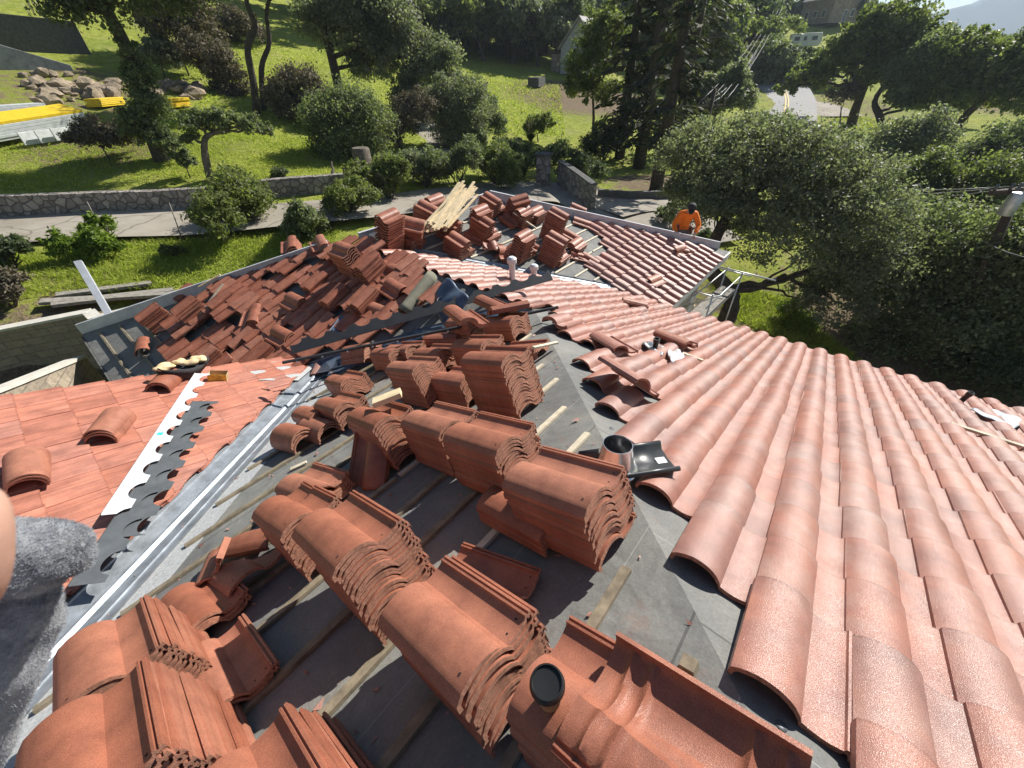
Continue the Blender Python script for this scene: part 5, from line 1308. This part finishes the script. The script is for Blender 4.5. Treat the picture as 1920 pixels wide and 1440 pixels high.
WOOD = [(720, 60), (760, 30), (800, 62), (830, 70), (850, 20), (880, 60), (905, 40), (940, 66), (955, 85), (980, 60), (1005, 30), (1010, 78), (1035, 60), (1050, 95), (1060, 25), (1085, 70), (1100, 40), (910, 100), (870, 92), (780, 85), (700, 25), (660, 15), (930, 10), (990, 5), (1150, 30), (1180, 60), (1250, 40), (1300, 60), (1320, 30), (1340, 70), (1380, 40), (1290, 110), (1310, 130), (1170, 100), (1235, 80), (1130, 10), (820, 5), (740, 2), (1060, 5), (1200, 10), (1360, 20), (620, 8), (560, 5), (1010, 100), (960, 105)]
for k, (x_, y_) in enumerate(WOOD):
    y_ = min(y_+28, 92+(x_-680)*.10); d = min(gnd(x_, y_).length, 200); far_tree(x_, y_, None if d < 199 else d, r.uniform(.9, 1.35), r.randrange(5))
for k in range(60):                            # the slope above the cottage
    x_ = r.uniform(660, 1420); y_ = r.uniform(25, 88+(x_-680)*.10); d = min(gnd(x_, y_).length, 200); far_tree(x_, y_, None if d < 199 else d, r.uniform(.9, 1.4), r.randrange(5))
for k in range(16): far_tree(1700+k*19, r.uniform(128, 150), None, r.uniform(.42, .62), r.randrange(5))
for k in range(36):                            # the crest of the hill
    x_ = -150+k*41+r.uniform(-14, 14); d = r.uniform(150, 200); g = at(x_, 100, d)
    o_ = far_tree(x_, 100, d, r.uniform(1.5, 2.3), r.choice((0, 0, 1, 3, 2)))
# --- grass blades over the lawn: one uncountable mass
lawn = []; gg = np.random.default_rng(9)
def blades(poly, n, h0, h1, w):
    xs = [p[0] for p in poly]; ys = [p[1] for p in poly]; out = []
    P2 = [gnd(*p) for p in poly]; bx = (min(p.x for p in P2), max(p.x for p in P2)); by_ = (min(p.y for p in P2), max(p.y for p in P2)); pl2 = [(p.x, p.y) for p in P2]
    x = gg.uniform(*bx, n*3); y = gg.uniform(*by_, n*3); ok = np.array([inpoly((a, b), pl2) for a, b in zip(x, y)]); x, y = x[ok][:n], y[ok][:n]
    cl = np.sin(x*1.3)*np.sin(y*1.1+x*.4)+gg.normal(size=len(x))*.5; z = gz(x, y)-.02; m = len(x); a = gg.uniform(0, 6.3, m); h = gg.uniform(h0, h1, m)*(1+.5*np.clip(cl, -1, 1)); w_ = w*gg.uniform(.6, 1.4, m)
    p = np.c_[x, y, z]; s = np.c_[np.cos(a), np.sin(a), np.zeros(m)]*w_[:, None]; t = p+np.c_[gg.normal(size=m)*.9*h, gg.normal(size=m)*.9*h, h]
    return np.stack([p-s, p+s, t+s*.25, t-s*.25], 1)
Q_ = [blades([(-150, 355), (700, 340), (640, 270), (300, 230), (-150, 270)], 30000, .04, .13, .022), blades([(-100, 590), (330, 540), (620, 470), (640, 430), (300, 450), (-100, 500)], 20000, .05, .18, .018), blades([(300, 250), (700, 310), (900, 300), (860, 130), (420, 60), (330, 120)], 16000, .05, .16, .05), blades([(800, 110), (1050, 160), (1060, 260), (900, 250)], 8000, .06, .2, .06), blades([(1330, 520), (1480, 560), (1640, 700), (1500, 660), (1360, 590)], 9000, .08, .22, .014), blades([(1560, 210), (1780, 250), (1700, 330), (1560, 290)], 5000, .08, .2, .05)]
gm = quads_mesh('grass', np.concatenate(Q_)); tag(link_mesh('grass', gm, 'grass'), 'short bright green grass covering the lawns and slopes', 'grass', kind='stuff')
# ------------------------------------------------------------------ things in the landscape
# left yard: stacked yellow and white sheets, rocks, tarpaulin, upper wall
def slab(name, px, py, d, L, Wd, H, rz, mat, label, cat, tilt=0, up=0, group=None, mats=None, n=1, back=0):
    g = at(px, py, d); g.z = gz1(g.x, g.y)+up; x = Vector((cos(rz), sin(rz), tilt)).normalized(); y = Vector((-sin(rz), cos(rz), back)).normalized(); z = x.cross(y).normalized(); mb = MB(); r = random.Random(int(px))
    for k in range(n):
        h = H/n; mb.cbox(g+z*(h*(k+.5))+x*r.gauss(0, .03)+y*r.gauss(0, .03), x, y, z, L/2, Wd/2, h/2-.006, 0 if k < n-1 or not mats else 1)
    o = mb.build(name, mats or mat, bevel=.008); return tag(o, label, cat, group)
slab('panel_stack', 52, 240, 36, 5.0, 1.5, .8, .42, 'pale_panel', 'long stack of white panels topped with yellow sheets at the far left', 'panel stack', mats=['pale_panel', 'yellow'], n=6, tilt=.05, back=.2, up=.1)
for k in range(3): slab('panel_crate', 58+k*28, 252-k*6, 34.6, 1.05, .08, .55, .45, 'pale_panel', 'pale framed panel leaning on the front of the yellow topped stack', 'panel', group='pale panels leaning on the yellow topped stack', up=.05)
slab('panel_stack', 12, 222, 38, 3.5, 1.6, .6, .2, 'pale_panel', 'low pile of whitish boards behind the yellow topped stack', 'board pile', n=4)
slab('sheet_pile', 205, 205, 40, 1.7, 1.1, .42, .6, 'yellow', 'rough pile of yellow sheets left of the ivy clad trunk', 'sheet pile', n=5)
slab('sheet_bundle', 328, 206, 39.5, 1.9, 1.0, .5, .35, 'yellow', 'strapped bundle of yellow sheets right of the ivy clad trunk', 'sheet bundle', n=3)
q4 = [at(-60, 158, 45), at(62, 160, 45), at(108, 205, 41), at(-60, 222, 41)]; mb = MB(); mb.prism(q4[::-1], Vector((0, 0, -.5))); tag(mb.build('concrete_slab', 'tarp', bevel=.03), 'sloping bare concrete slab behind the white panels', 'slab')
r = random.Random(14)
for k in range(70):
    x_ = r.uniform(60, 385); y_ = 182-abs(x_-200)*.03+r.gauss(0, 9)+(10 if x_ > 300 else 0); d = 43+r.gauss(0, 1.2); g = at(x_, y_, d); g.z = gz1(g.x, g.y); s = r.uniform(.22, .75)
    s *= .8; o = lump(g+Vector((0, 0, s*.3)), (s, s*r.uniform(.6, .9), s*r.uniform(.5, .8)), 'rock', 'boulder', None, k, .75, 2); o.data.set_sharp_from_angle(angle=radians(22)); tag(o, 'tan boulder in the rock bank behind the yellow sheets', 'boulder', 'tan boulders in the rock bank on the left slope')
def wall2(label, a, b, h, th, mat, name='retaining_wall', hb=None):
    a, b = Vector(a), Vector(b); d = (b-a).normalized(); s = Vector((-d.y, d.x, 0))*th; mb = MB(); hb = h if hb is None else hb
    mb.prism([a-s/2+Vector((0, 0, -.4)), b-s/2+Vector((0, 0, -.4)), b-s/2+Vector((0, 0, hb)), a-s/2+Vector((0, 0, h))], s); return tag(mb.build(name, mat, bevel=.02), label, 'wall')
def G(px, py, d): g = at(px, py, d); g.z = gz1(g.x, g.y); return g
wall2('dark concrete retaining wall at the upper left', G(-60, 100, 52), G(150, 62, 52), 1.9, .3, 'grey_dark')
wall2('grey stepped wall with a broken top at the far left', G(-80, 160, 47), G(135, 128, 47), 2.3, .3, 'tarp', hb=.3)
# entrance: gate pillar, curved wall
g = G(1018, 362, 25.5); pl_ = empty('gate_pillar', g, 'dark stone gate pillar standing behind the far roof peak', 'pillar'); mb = MB(); mb.box(g+Vector((-.3, -.3, -.2)), (.6, 0, 0), (0, .6, 0), (0, 0, 1.75)); mb.build('shaft', 'rubble', pl_, bevel=.02)
mb = MB(); mb.box(g+Vector((-.38, -.38, 1.56)), (.76, 0, 0), (0, .76, 0), (0, 0, .14)); mb.build('cap', 'grey_dark', pl_, bevel=.02)
cw = []; 
for k in range(14):
    t = k/13; g = at(1048+62*t, 352+(38)*t**1.5, 26-4.2*t); cw.append((g.x, g.y))
wall('entrance_wall', cw, 1.25, .3, 'rubble', 'curved dark stone entrance wall sloping down beside the driveway', 'grey_dark')
ew = [gnd(*q) for q in ((1120, 372), (1180, 376), (1240, 374), (1290, 372))]
wall('kerb_wall', [(p.x, p.y) for p in ew], .45, .25, 'grey_dark', 'low dark kerb wall along the shaded side of the driveway')
# cottage below the wood
def cottage(px, py, d, Wd, Dp, H, Hr, rz, wallm, roofm, label, name='cottage', gables=1):
    g = G(px, py, d) if d else gnd(px, py); root = empty(name, g, label, 'house'); X_ = Vector((cos(rz), sin(rz), 0)); Y_ = Vector((-sin(rz), cos(rz), 0)); U = Vector((0, 0, 1))
    mb = MB(); prof = [(-Wd/2, 0), (Wd/2, 0), (Wd/2, H), (0, H+Hr), (-Wd/2, H)]
    mb.prism([g+X_*a+U*b-Y_*Dp/2 for a, b in prof], Y_*Dp); mb.build('wall', wallm, root)
    mb = MB()
    for s in (-1, 1):
        a = g+U*(H+Hr+.12)-Y_*(Dp/2+.35); b = g+X_*s*(Wd/2+.4)+U*(H-.22)-Y_*(Dp/2+.35); mb.prism([a, b, b+U*.14, a+U*.14], Y_*(Dp+.7))
    mb.build('roof', roofm, root)
    for a, b, w, h, f in ((0.8, 1.0, 1.1, 1.3, -1), (-1.2, 0.1, 1.0, 2.1, -1), (0, H+.4, .6, .8, -1)):
        if abs(a)+w/2 > Wd/2: continue
        p = g+X_*(a-w/2)+U*b-Y_*(Dp/2+.05); fr_ = MB(); fr_.box(p, X_*w, Y_*.06, U*h); wn = fr_.build('window' if h < 2 else 'door', 'white_paint', root)
        pn = MB(); pn.box(p+X_*.1+U*.1-Y_*.02, X_*(w-.2), Y_*.03, U*(h-.2)); pn.build('pane', 'window', wn)
    for q in (-Dp*.28, 0, Dp*.28):
        for s in (-1,):
            p = g+X_*s*(Wd/2+.04)+Y_*(q-.5)+U*1.0; fr_ = MB(); fr_.box(p, Y_*1.0, X_*.05*s, U*1.3); wn = fr_.build('window', 'white_paint', root)
            pn = MB(); pn.box(p+Y_*.1+U*.1+X_*.02*s, Y_*.8, X_*.05*s, U*1.1); pn.build('pane', 'window', wn)
    return root
cottage(1098, 142, 78, 5.2, 8, 3.0, 3.0, YAW-.5+pi/2+pi, 'house_grey', 'house_roof', 'grey gabled cottage half hidden behind the firs')
cottage(1556, 46, None, 11, 8, 4.2, 3.4, YAW+.3-pi/2, 'house_brown', 'house_roof', 'large brown house on the hilltop at the upper right', 'hilltop_house')
g = G(1055, 145, 76); mb = MB(); mb.box(g, (3.2, .4, 0), (-.2, 2, 0), (0, 0, 2.3)); o = mb.build('porch', 'house_brown'); tag(o, 'dark porch lean-to at the left of the cottage', 'porch')
g = G(1006, 166, 66); o = slab('timber_trailer', 1006, 166, 66, 2.6, 1.5, 1.0, .3, 'grey_dark', 'dark wooden trailer box at the edge of the brown terrace', 'trailer', n=3)
# white travel trailer
g = gnd(1502, 95); root = empty('travel_trailer', g, 'white travel trailer parked on the bank above the road', 'trailer'); rz = YAW-.35-pi/2; X_ = Vector((cos(rz), sin(rz), 0)); Y_ = Vector((-sin(rz), cos(rz), 0)); U = Vector((0, 0, 1))
mb = MB(); mb.prism([g+X_*a+U*b-Y_*1.2 for a, b in ((-2.6, .5), (2.5, .5), (2.8, 1.3), (2.5, 2.5), (-2.6, 2.5))], Y_*2.4); mb.build('body', 'white_metal', root, bevel=.08)
for a, w in ((-2.0, .9), (-.4, .5), (1.0, .9)):
    for s in (-1, 1): q = MB(); q.box(g+X_*a+U*1.4+Y_*(s*1.22-.015), X_*w, Y_*.03, U*.6); q.build('window', 'window', root)
for a in (-.6, .3):
    for s in (-1, 1): q = MB(); q.lathe(g+X_*a+U*.36+Y_*s*1.05, [(0, -.1), (.36, -.1), (.36, .1), (0, .1)], 16, ax=Y_); q.build('wheel', 'abs', root)
# power poles
def power_pole(px, py, d, top, label, arms, seed, lean=0, r0=.16, ball=None):
    g = at(px, py, d); g.z = gz1(g.x, g.y); root = empty('utility_pole', g, label, 'utility pole'); tp_ = at(*top, d); mb = MB(); mb.tube([g-Vector((0, 0, .4)), tp_], [r0*1.15, r0*.8], 10); mb.build('pole', 'pole', root, True)
    ax = Vector((sin(YAW), -cos(YAW), 0)); ends_ = []
    for h, w, a in arms:
        c = g.lerp(tp_, h); x = (ax*cos(a)+Vector((cos(YAW), sin(YAW), 0))*sin(a)); mb = MB(); mb.bar(c-x*w, c+x*w, .10, .13); mb.build('crossarm', 'pole', root)
        for q in (-.9, -.35, .35, .9):
            e = c+x*w*q; mb = MB(); mb.lathe(e+Vector((0, 0, .06)), [(.03, 0), (.05, .08), (.03, .16), (0, .18)], 8); mb.build('insulator', 'grey_metal', root, True); ends_.append(e+Vector((0, 0, .24)))
    return root, ends_, tp_
p1, e1, t1 = power_pole(1318, 262, 36, (1341, 166), 'brown power pole with one crossarm in front of the firs', [(.80, 1.1, .2)], 1, r0=.15)
p3, e3, t3 = power_pole(1436, 110, 118, (1462, 2), 'tall distant power pole above the road', [(.93, 1.2, .2)], 3, r0=.22)
p2, e2, t2 = power_pole(1868, 560, 19, (1912, 352), 'power pole carrying a transformer at the right edge', [(.985, .9, .1)], 2, r0=.14)
c = at(1893, 388, 18.7); mb = MB(); mb.lathe(c+Vector((0, 0, -.42)), [(0, .2), (.17, .2), (.18, .24), (.18, .74), (.15, .8), (0, .82)], 20); o = mb.build('transformer', 'galv_dull', p2, True, 45)
for s in (-.12, .12): q = MB(); q.lathe(c+AR*s+Vector((0, 0, .42)), [(.045, 0), (.06, .06), (.03, .1), (.05, .14), (.02, .22), (0, .22)], 10); q.build('bushing', 'grey_metal', p2, True)
def wire(a, b, sag, r0, label, group=None):
    a, b = Vector(a), Vector(b); mb = MB(); mb.tube([a.lerp(b, k/14)+Vector((0, 0, -sag*4*(k/14)*(1-k/14))) for k in range(15)], r0, 5); o = mb.build('power_line', 'wire', None, True); tag(o, label, 'power line', group)
for k in range(4): wire(e1[k], e3[k], 1.5, .018, 'power line sweeping from the near pole up the road', 'power lines between the two poles by the road')
for k in range(2): wire(t1+Vector((0, 0, -.5-.3*k)), t3+Vector((0, 0, -1.5-.8*k)), 2.2, .02, 'lower cable hanging under the power lines by the road', 'lower cables between the two poles by the road')
for k in range(3): wire(e2[k]+Vector((0, 0, -.1)), at(1560, 316+k*20, 46), .6, .016, 'power line running left from the transformer pole', 'power lines from the transformer pole')
wire(t2+Vector((0, 0, -1.5)), at(2100, 500, 14), .2, .016, 'cable running right from the transformer pole')
# bare stake poles by the driveway
for k, (x0, y0, x1, y1, l) in enumerate(((188, 432, 163, 378, 'thin brown stake at the left of the driveway'), (345, 462, 317, 380, 'thin pale stake at the near driveway edge'))):
    g = gnd(x0, y0); b = at(x1, y1, hypot(g.x, g.y)); mb = MB(); mb.tube([g-Vector((0, 0, .1)), g.lerp(b, .5)+Vector((.02, 0, 0)), b], [.025, .022, .018], 6); tag(mb.build('stake', 'old_wood', None, True), l, 'stake')
# scaffold at the far corner
sr = hit(1335, 565, (0, 0, -5.55)); scf = empty('scaffold', sr, 'small pipe scaffold with a grey plank at the far roof corner', 'scaffold')
zS = -5.55
q = [hit(x_, y_, (0, 0, zS)) for x_, y_ in ((1352, 535), (1381, 543), (1322, 600), (1288, 590))]
mb = MB(); mb.prism([p+Vector((0, 0, -.05)) for p in q], (0, 0, .05)); mb.build('plank', 'old_wood', scf)
for p in q:
    mb = MB(); mb.tube([Vector((p.x, p.y, gz1(p.x, p.y)-.1)), Vector((p.x, p.y, zS+(.55 if p is q[1] or p is q[0] else .75)))], .022, 8); mb.build('upright', 'galv_dull', scf, True)
for a, b, za, zb in ((0, 1, .5, .5), (3, 0, .5, .5), (2, 1, .45, .45), (3, 2, .7, .7), (3, 2, .3, .65), (0, 3, -1.6, -.1), (1, 2, -1.6, -.1)):
    A, B = q[a]+Vector((0, 0, za)), q[b]+Vector((0, 0, zb)); d = (B-A).normalized(); mb = MB(); mb.tube([A-d*.25, B+d*.25], .019, 8); mb.build('brace', 'galv_dull', scf, True)
A, B = q[0]+Vector((0, 0, .55)), q[1]+Vector((0, 0, .55)); d = (B-A).normalized(); mb = MB(); mb.tube([A-d*.9, B+d*.9], .021, 8); mb.build('brace', 'galv_dull', scf, True)
g = hit(1297, 568, (0, 0, -6.2)); mb = MB()
for k in range(3): mb.box(g+Vector((-.4, -.25+k*.17, 0)), (.8, 0, 0), (0, .15, 0), (0, 0, .03))
for a in (-.38, .3): mb.box(g+Vector((a, -.22, -.04)), (.07, 0, 0), (0, .46, 0), (0, 0, .04))
for a, b in ((-.36, -.2), (.3, -.2), (-.36, .2), (.3, .2)): mb.box(g+Vector((a, b, -1.3)), (.05, 0, 0), (0, .05, 0), (0, 0, 1.26))
tag(mb.build('work_bench', 'fresh_wood'), 'small slatted wooden bench under the far eave', 'bench')

# ------------------------------------------------------------------ people
def skinned(name, joints, bones, mat, parent, sub=2):
    """one continuous skinned surface: joints {name: (pos, (rx, ry))}"""
    ks = list(joints); me = bpy.data.meshes.new(name); me.from_pydata([tuple(joints[k][0]) for k in ks], [(ks.index(a), ks.index(b)) for a, b in bones], [])
    o = link_mesh(name, me, mat, parent); m = o.modifiers.new('skin', 'SKIN'); m.use_smooth_shade = True
    if not me.skin_vertices: me.attributes
    sv = me.skin_vertices[0].data
    for i, k in enumerate(ks): r_ = joints[k][1]; sv[i].radius = r_ if isinstance(r_, tuple) else (r_, r_)
    sv[0].use_root = True; s = o.modifiers.new('sub', 'SUBSURF'); s.levels = sub; s.render_levels = sub; return o
# roofer in orange, bent forward beyond the hip board
base = at(1279, 440, 13.0)
FWD = Vector((-.75, -.45, 0)).normalized(); SD = Vector((-FWD.y, FWD.x, 0)); U = Vector((0, 0, 1))
FEET = base.z-.52
wk = empty('person', (base.x, base.y, FEET), 'roofer in orange long sleeved shirt and black cap bending forward behind the far hip board', 'person')
def wp_(f_, s_, u_): return Vector((base.x, base.y, FEET))+FWD*f_*1.1+SD*s_*1.1+U*u_*1.1
J = {'pelvis': (wp_(-.12, 0, .66), .13), 'waist': (wp_(-.05, 0, .80), .13), 'chest': (wp_(.10, 0, 1.0), (.15, .13)), 'neckbase': (wp_(.21, 0, 1.12), .075), 'neck': (wp_(.27, 0, 1.16), .058), 'head': (wp_(.33, 0, 1.22), (.085, .095)), 'crown': (wp_(.37, 0, 1.30), .07), 'chin': (wp_(.41, 0, 1.17), .04),
     'shl': (wp_(.13, .19, 1.04), .07), 'ell': (wp_(.25, .30, .80), .052), 'wrl': (wp_(.46, .20, .66), .034), 'hal': (wp_(.52, .18, .62), (.036, .022)),
     'shr': (wp_(.13, -.19, 1.04), .07), 'elr': (wp_(.22, -.32, .80), .052), 'wrr': (wp_(.44, -.26, .64), .034), 'har': (wp_(.50, -.24, .60), (.036, .022)),
     'hipl': (wp_(-.12, .11, .60), .10), 'knl': (wp_(.05, .17, .40), .075), 'anl': (wp_(-.14, .16, .08), .05), 'tol': (wp_(.06, .18, .04), .045),
     'hipr': (wp_(-.12, -.11, .60), .10), 'knr': (wp_(.05, -.17, .40), .075), 'anr': (wp_(-.14, -.16, .08), .05), 'tor': (wp_(.06, -.18, .04), .045)}
for s_, k in ((1, 'l'), (-1, 'r')):
    h = J['ha'+k][0]
    for q in range(4): J[f'f{q}{k}'] = (h+FWD*(.07-.006*abs(q-1))+SD*(.02*(1.5-q))+U*(-.03), .010); J[f'g{q}{k}'] = (h+FWD*(.09-.006*abs(q-1))+SD*(.018*(1.5-q))+U*(-.065), .009)
    J['th'+k] = (h+FWD*.02-SD*s_*.05+U*-.02, .011)
B = [('pelvis', 'waist'), ('waist', 'chest'), ('chest', 'neckbase'), ('neckbase', 'neck'), ('neck', 'head'), ('head', 'crown'), ('head', 'chin'), ('chest', 'shl'), ('shl', 'ell'), ('ell', 'wrl'), ('wrl', 'hal'), ('chest', 'shr'), ('shr', 'elr'), ('elr', 'wrr'), ('wrr', 'har'), ('pelvis', 'hipl'), ('hipl', 'knl'), ('knl', 'anl'), ('anl', 'tol'), ('pelvis', 'hipr'), ('hipr', 'knr'), ('knr', 'anr'), ('anr', 'tor')]
for k in 'lr':
    for q in range(4): B += [('ha'+k, f'f{q}{k}'), (f'f{q}{k}', f'g{q}{k}')]
    B += [('ha'+k, 'th'+k)]
skinned('body', J, B, 'skin', wk)
gr = lambda n_, e: (J[n_][0], J[n_][1]+e if not isinstance(J[n_][1], tuple) else (J[n_][1][0]+e, J[n_][1][1]+e))
sh = {k: gr(k, .025) for k in ('waist', 'chest', 'neckbase', 'shl', 'ell', 'wrl', 'shr', 'elr', 'wrr')}; sh['hem'] = (wp_(-.10, 0, .70), .165)
skinned('shirt', sh, [('chest', 'waist'), ('waist', 'hem'), ('chest', 'neckbase'), ('chest', 'shl'), ('shl', 'ell'), ('ell', 'wrl'), ('chest', 'shr'), ('shr', 'elr'), ('elr', 'wrr')], 'orange', wk)
tr2 = {k: gr(k, .022) for k in ('pelvis', 'hipl', 'knl', 'anl', 'hipr', 'knr', 'anr')}
skinned('trousers', tr2, [('pelvis', 'hipl'), ('hipl', 'knl'), ('knl', 'anl'), ('pelvis', 'hipr'), ('hipr', 'knr'), ('knr', 'anr')], 'trouser', wk)
hc = wp_(.345, 0, 1.26); up_h = Vector((.35, 0, 1)); hz_ = (U*.85+FWD*.5).normalized(); hf = (FWD*.85-U*.5).normalized()
mb = MB(); mb.lathe(hc, [(.112, -.01), (.114, .03), (.10, .075), (.06, .105), (0, .115)], 20, ax=hz_); vs = [hc+hf*a+SD*b for a, b in ((.09, -.085), (.17, -.06), (.195, 0), (.17, .06), (.09, .085))]; mb.prism(vs, hz_*.012); mb.build('cap', 'black_cloth', wk, True, 40)
mb = MB(); mb.lathe(wp_(.385, 0, 1.19), [(.0, -.085), (.06, -.07), (.088, 0), (.086, .05), (.0, .06)], 16, ax=hz_); mb.build('face_mask', 'black_cloth', wk, True)
for k, s_ in enumerate((1, -1)):
    mb = MB(); mb.cbox(wp_(-.02, s_*.20, .60), FWD, SD, U, .08, .04, .11); mb.build('tool_pouch', 'brown_leather', wk, bevel=.02)
mb = MB(); mb.lathe(wp_(-.11, 0, .69), [(.172, -.025), (.176, 0), (.172, .025)], 24); mb.build('belt', 'brown_leather', wk, True)

# photographer: finger at the lens edge and the grey fleece sleeve below it
ph = empty('person', at(-60, 1250, .3)+AF*.05, 'grey fleece sleeve and fingertip of the person holding the camera at the left edge', 'person')
def cam_pt(px, py, d): return (AR*((px-CX)/FPX)+AD*((py-CY)/FPX)+AF)*d
bj = {'palm': (cam_pt(-330, 1050, .15), .03), 'k1': (cam_pt(-150, 1180, .125), .014), 'k2': (cam_pt(-60, 1090, .115), .0092), 'k3': (cam_pt(-56, 985, .112), .0088), 'tip': (cam_pt(-62, 905, .112), .0070),
      'wrist': (cam_pt(-560, 1150, .20), .028), 'elbow': (cam_pt(-900, 1500, .42), .045)}
for q in range(3): bj[f'm{q}'] = (cam_pt(-230-q*20, 900-q*70, .13+.012*q), .0095); bj[f'n{q}'] = (cam_pt(-150-q*10, 820-q*75, .125+.012*q), .009)
bj['t1'] = (cam_pt(-260, 1250, .13), .012); bj['t2'] = (cam_pt(-160, 1330, .115), .010)
skinned('body', bj, [('palm', 'k1'), ('k1', 'k2'), ('k2', 'k3'), ('k3', 'tip'), ('palm', 'wrist'), ('wrist', 'elbow'), ('palm', 't1'), ('t1', 't2')]+[e for q in range(3) for e in (('palm', f'm{q}'), (f'm{q}', f'n{q}'))], 'skin', ph)
def fleece(name, pts, seed, amp=.10, N=40):
    pts = [(cam_pt(a, b, d), r_*d/FPX) for a, b, d, r_ in pts]; K = len(pts); fine = []
    for i in range(K-1):
        for k in range(6):
            t = k/6; t = t*t*(3-2*t) if False else t; fine.append((pts[i][0].lerp(pts[i+1][0], t), pts[i][1]*(1-t)+pts[i+1][1]*t))
    fine.append(pts[-1]); r_ = random.Random(seed); vs = []
    for i, (p, rad_) in enumerate(fine):
        d = (fine[min(i+1, len(fine)-1)][0]-fine[max(i-1, 0)][0]).normalized(); a = d.cross(AF).normalized(); b = d.cross(a)
        for k in range(N):
            t = 2*pi*k/N; w = 1+amp*.5*sin(3*t+i*.33)+amp*.35*sin(5*t-i*.21+1)+amp*.5*sin(i*.75+sin(t)*1.2)*max(0, cos(t))+r_.gauss(0, .004)
            vs.append(p+(a*cos(t)+b*sin(t))*rad_*w)
    M_n = len(fine); mb = MB(); fr_ = random.Random(seed+50)
    for q in range(16000):                    # loose fibres of the pile
        i = fr_.randrange(M_n-1); k = fr_.randrange(N); a = Vector(vs[i*N+k]); b = Vector(vs[i*N+(k+1) % N]); c = Vector(vs[(i+1)*N+k])
        p0 = a+(b-a)*fr_.random()+(c-a)*fr_.random(); nr = (p0-fine[i][0]).normalized(); d = (nr*.7+Vector((fr_.gauss(0, 1), fr_.gauss(0, 1), fr_.gauss(0, 1)))*.6).normalized(); L = fr_.uniform(.0012, .003); s_ = d.orthogonal().normalized()*.00022
        mb.add([p0-s_, p0+s_, p0+d*L+s_*.4, p0+d*L-s_*.4], [(0, 1, 2, 3)])
    mb.add(vs, [(i*N+k, i*N+(k+1) % N, (i+1)*N+(k+1) % N, (i+1)*N+k) for i in range(M_n-1) for k in range(N)]+[tuple(range(N))[::-1], tuple((M_n-1)*N+k for k in range(N))])
    o = mb.build(name, 'fleece', ph, True); return o
fleece('sleeve_cuff', [(155, 1020, .32, 4), (148, 1022, .32, 28), (125, 1030, .32, 50), (80, 1042, .32, 66), (20, 1050, .325, 72), (-60, 1055, .33, 78), (-160, 1070, .34, 85)], 3, .10)
fleece('sleeve', [(88, 1090, .335, 12), (72, 1110, .335, 32), (42, 1165, .34, 52), (5, 1240, .34, 62), (-45, 1330, .35, 72), (-110, 1430, .36, 85), (-200, 1560, .38, 110)], 4, .09)

# ------------------------------------------------------------------ light
SUN_AZ, SUN_EL = radians(-5), radians(38)
wd = bpy.data.worlds.new('World'); scene.world = wd; wd.use_nodes = True; nt = wd.node_tree
sky = nt.nodes.new('ShaderNodeTexSky'); sky.sky_type = 'NISHITA'; sky.sun_disc = False; sky.sun_elevation = SUN_EL; sky.sun_rotation = pi/2-SUN_AZ; sky.air_density = 1.0; sky.dust_density = .1; sky.ozone_density = 2.5
bgn = [n for n in nt.nodes if n.type == 'BACKGROUND'][0]; bgn.inputs['Strength'].default_value = .05; nt.links.new(sky.outputs[0], bgn.inputs['Color'])
sl = bpy.data.lights.new('sun', 'SUN'); sl.energy = 5.0; sl.angle = radians(.55); sl.color = (1, .955, .88); so = bpy.data.objects.new('sun', sl); C.objects.link(so)
sd_ = Vector((cos(SUN_AZ)*cos(SUN_EL), sin(SUN_AZ)*cos(SUN_EL), sin(SUN_EL))); so.rotation_euler = sd_.to_track_quat('Z', 'Y').to_euler(); so.location = (0, 0, 30)
scene.view_settings.view_transform = 'Standard'; scene.view_settings.look = 'None'; scene.view_settings.exposure = 0.68; scene.view_settings.gamma = 1
scene.render.engine = 'CYCLES'; scene.cycles.max_bounces = 6; scene.cycles.diffuse_bounces = 3; scene.cycles.transparent_max_bounces = 6

# the air: a thin even haze round the whole place
hz_ = MB(); hz_.box((-2700, -2700, -41), (5400, 0, 0), (0, 5400, 0), (0, 0, 243))
ho = hz_.build('haze', MT.setdefault('haze', bpy.data.materials.new('haze'))); hm = MT['haze']; hm.use_nodes = True; hm.node_tree.nodes.clear()
pv = hm.node_tree.nodes.new('ShaderNodeVolumePrincipled'); pv.inputs['Color'].default_value = (.72, .86, 1, 1); pv.inputs['Density'].default_value = .0003; pv.inputs['Anisotropy'].default_value = .3
oo = hm.node_tree.nodes.new('ShaderNodeOutputMaterial'); hm.node_tree.links.new(pv.outputs[0], oo.inputs['Volume']); tag(ho, kind='stuff')
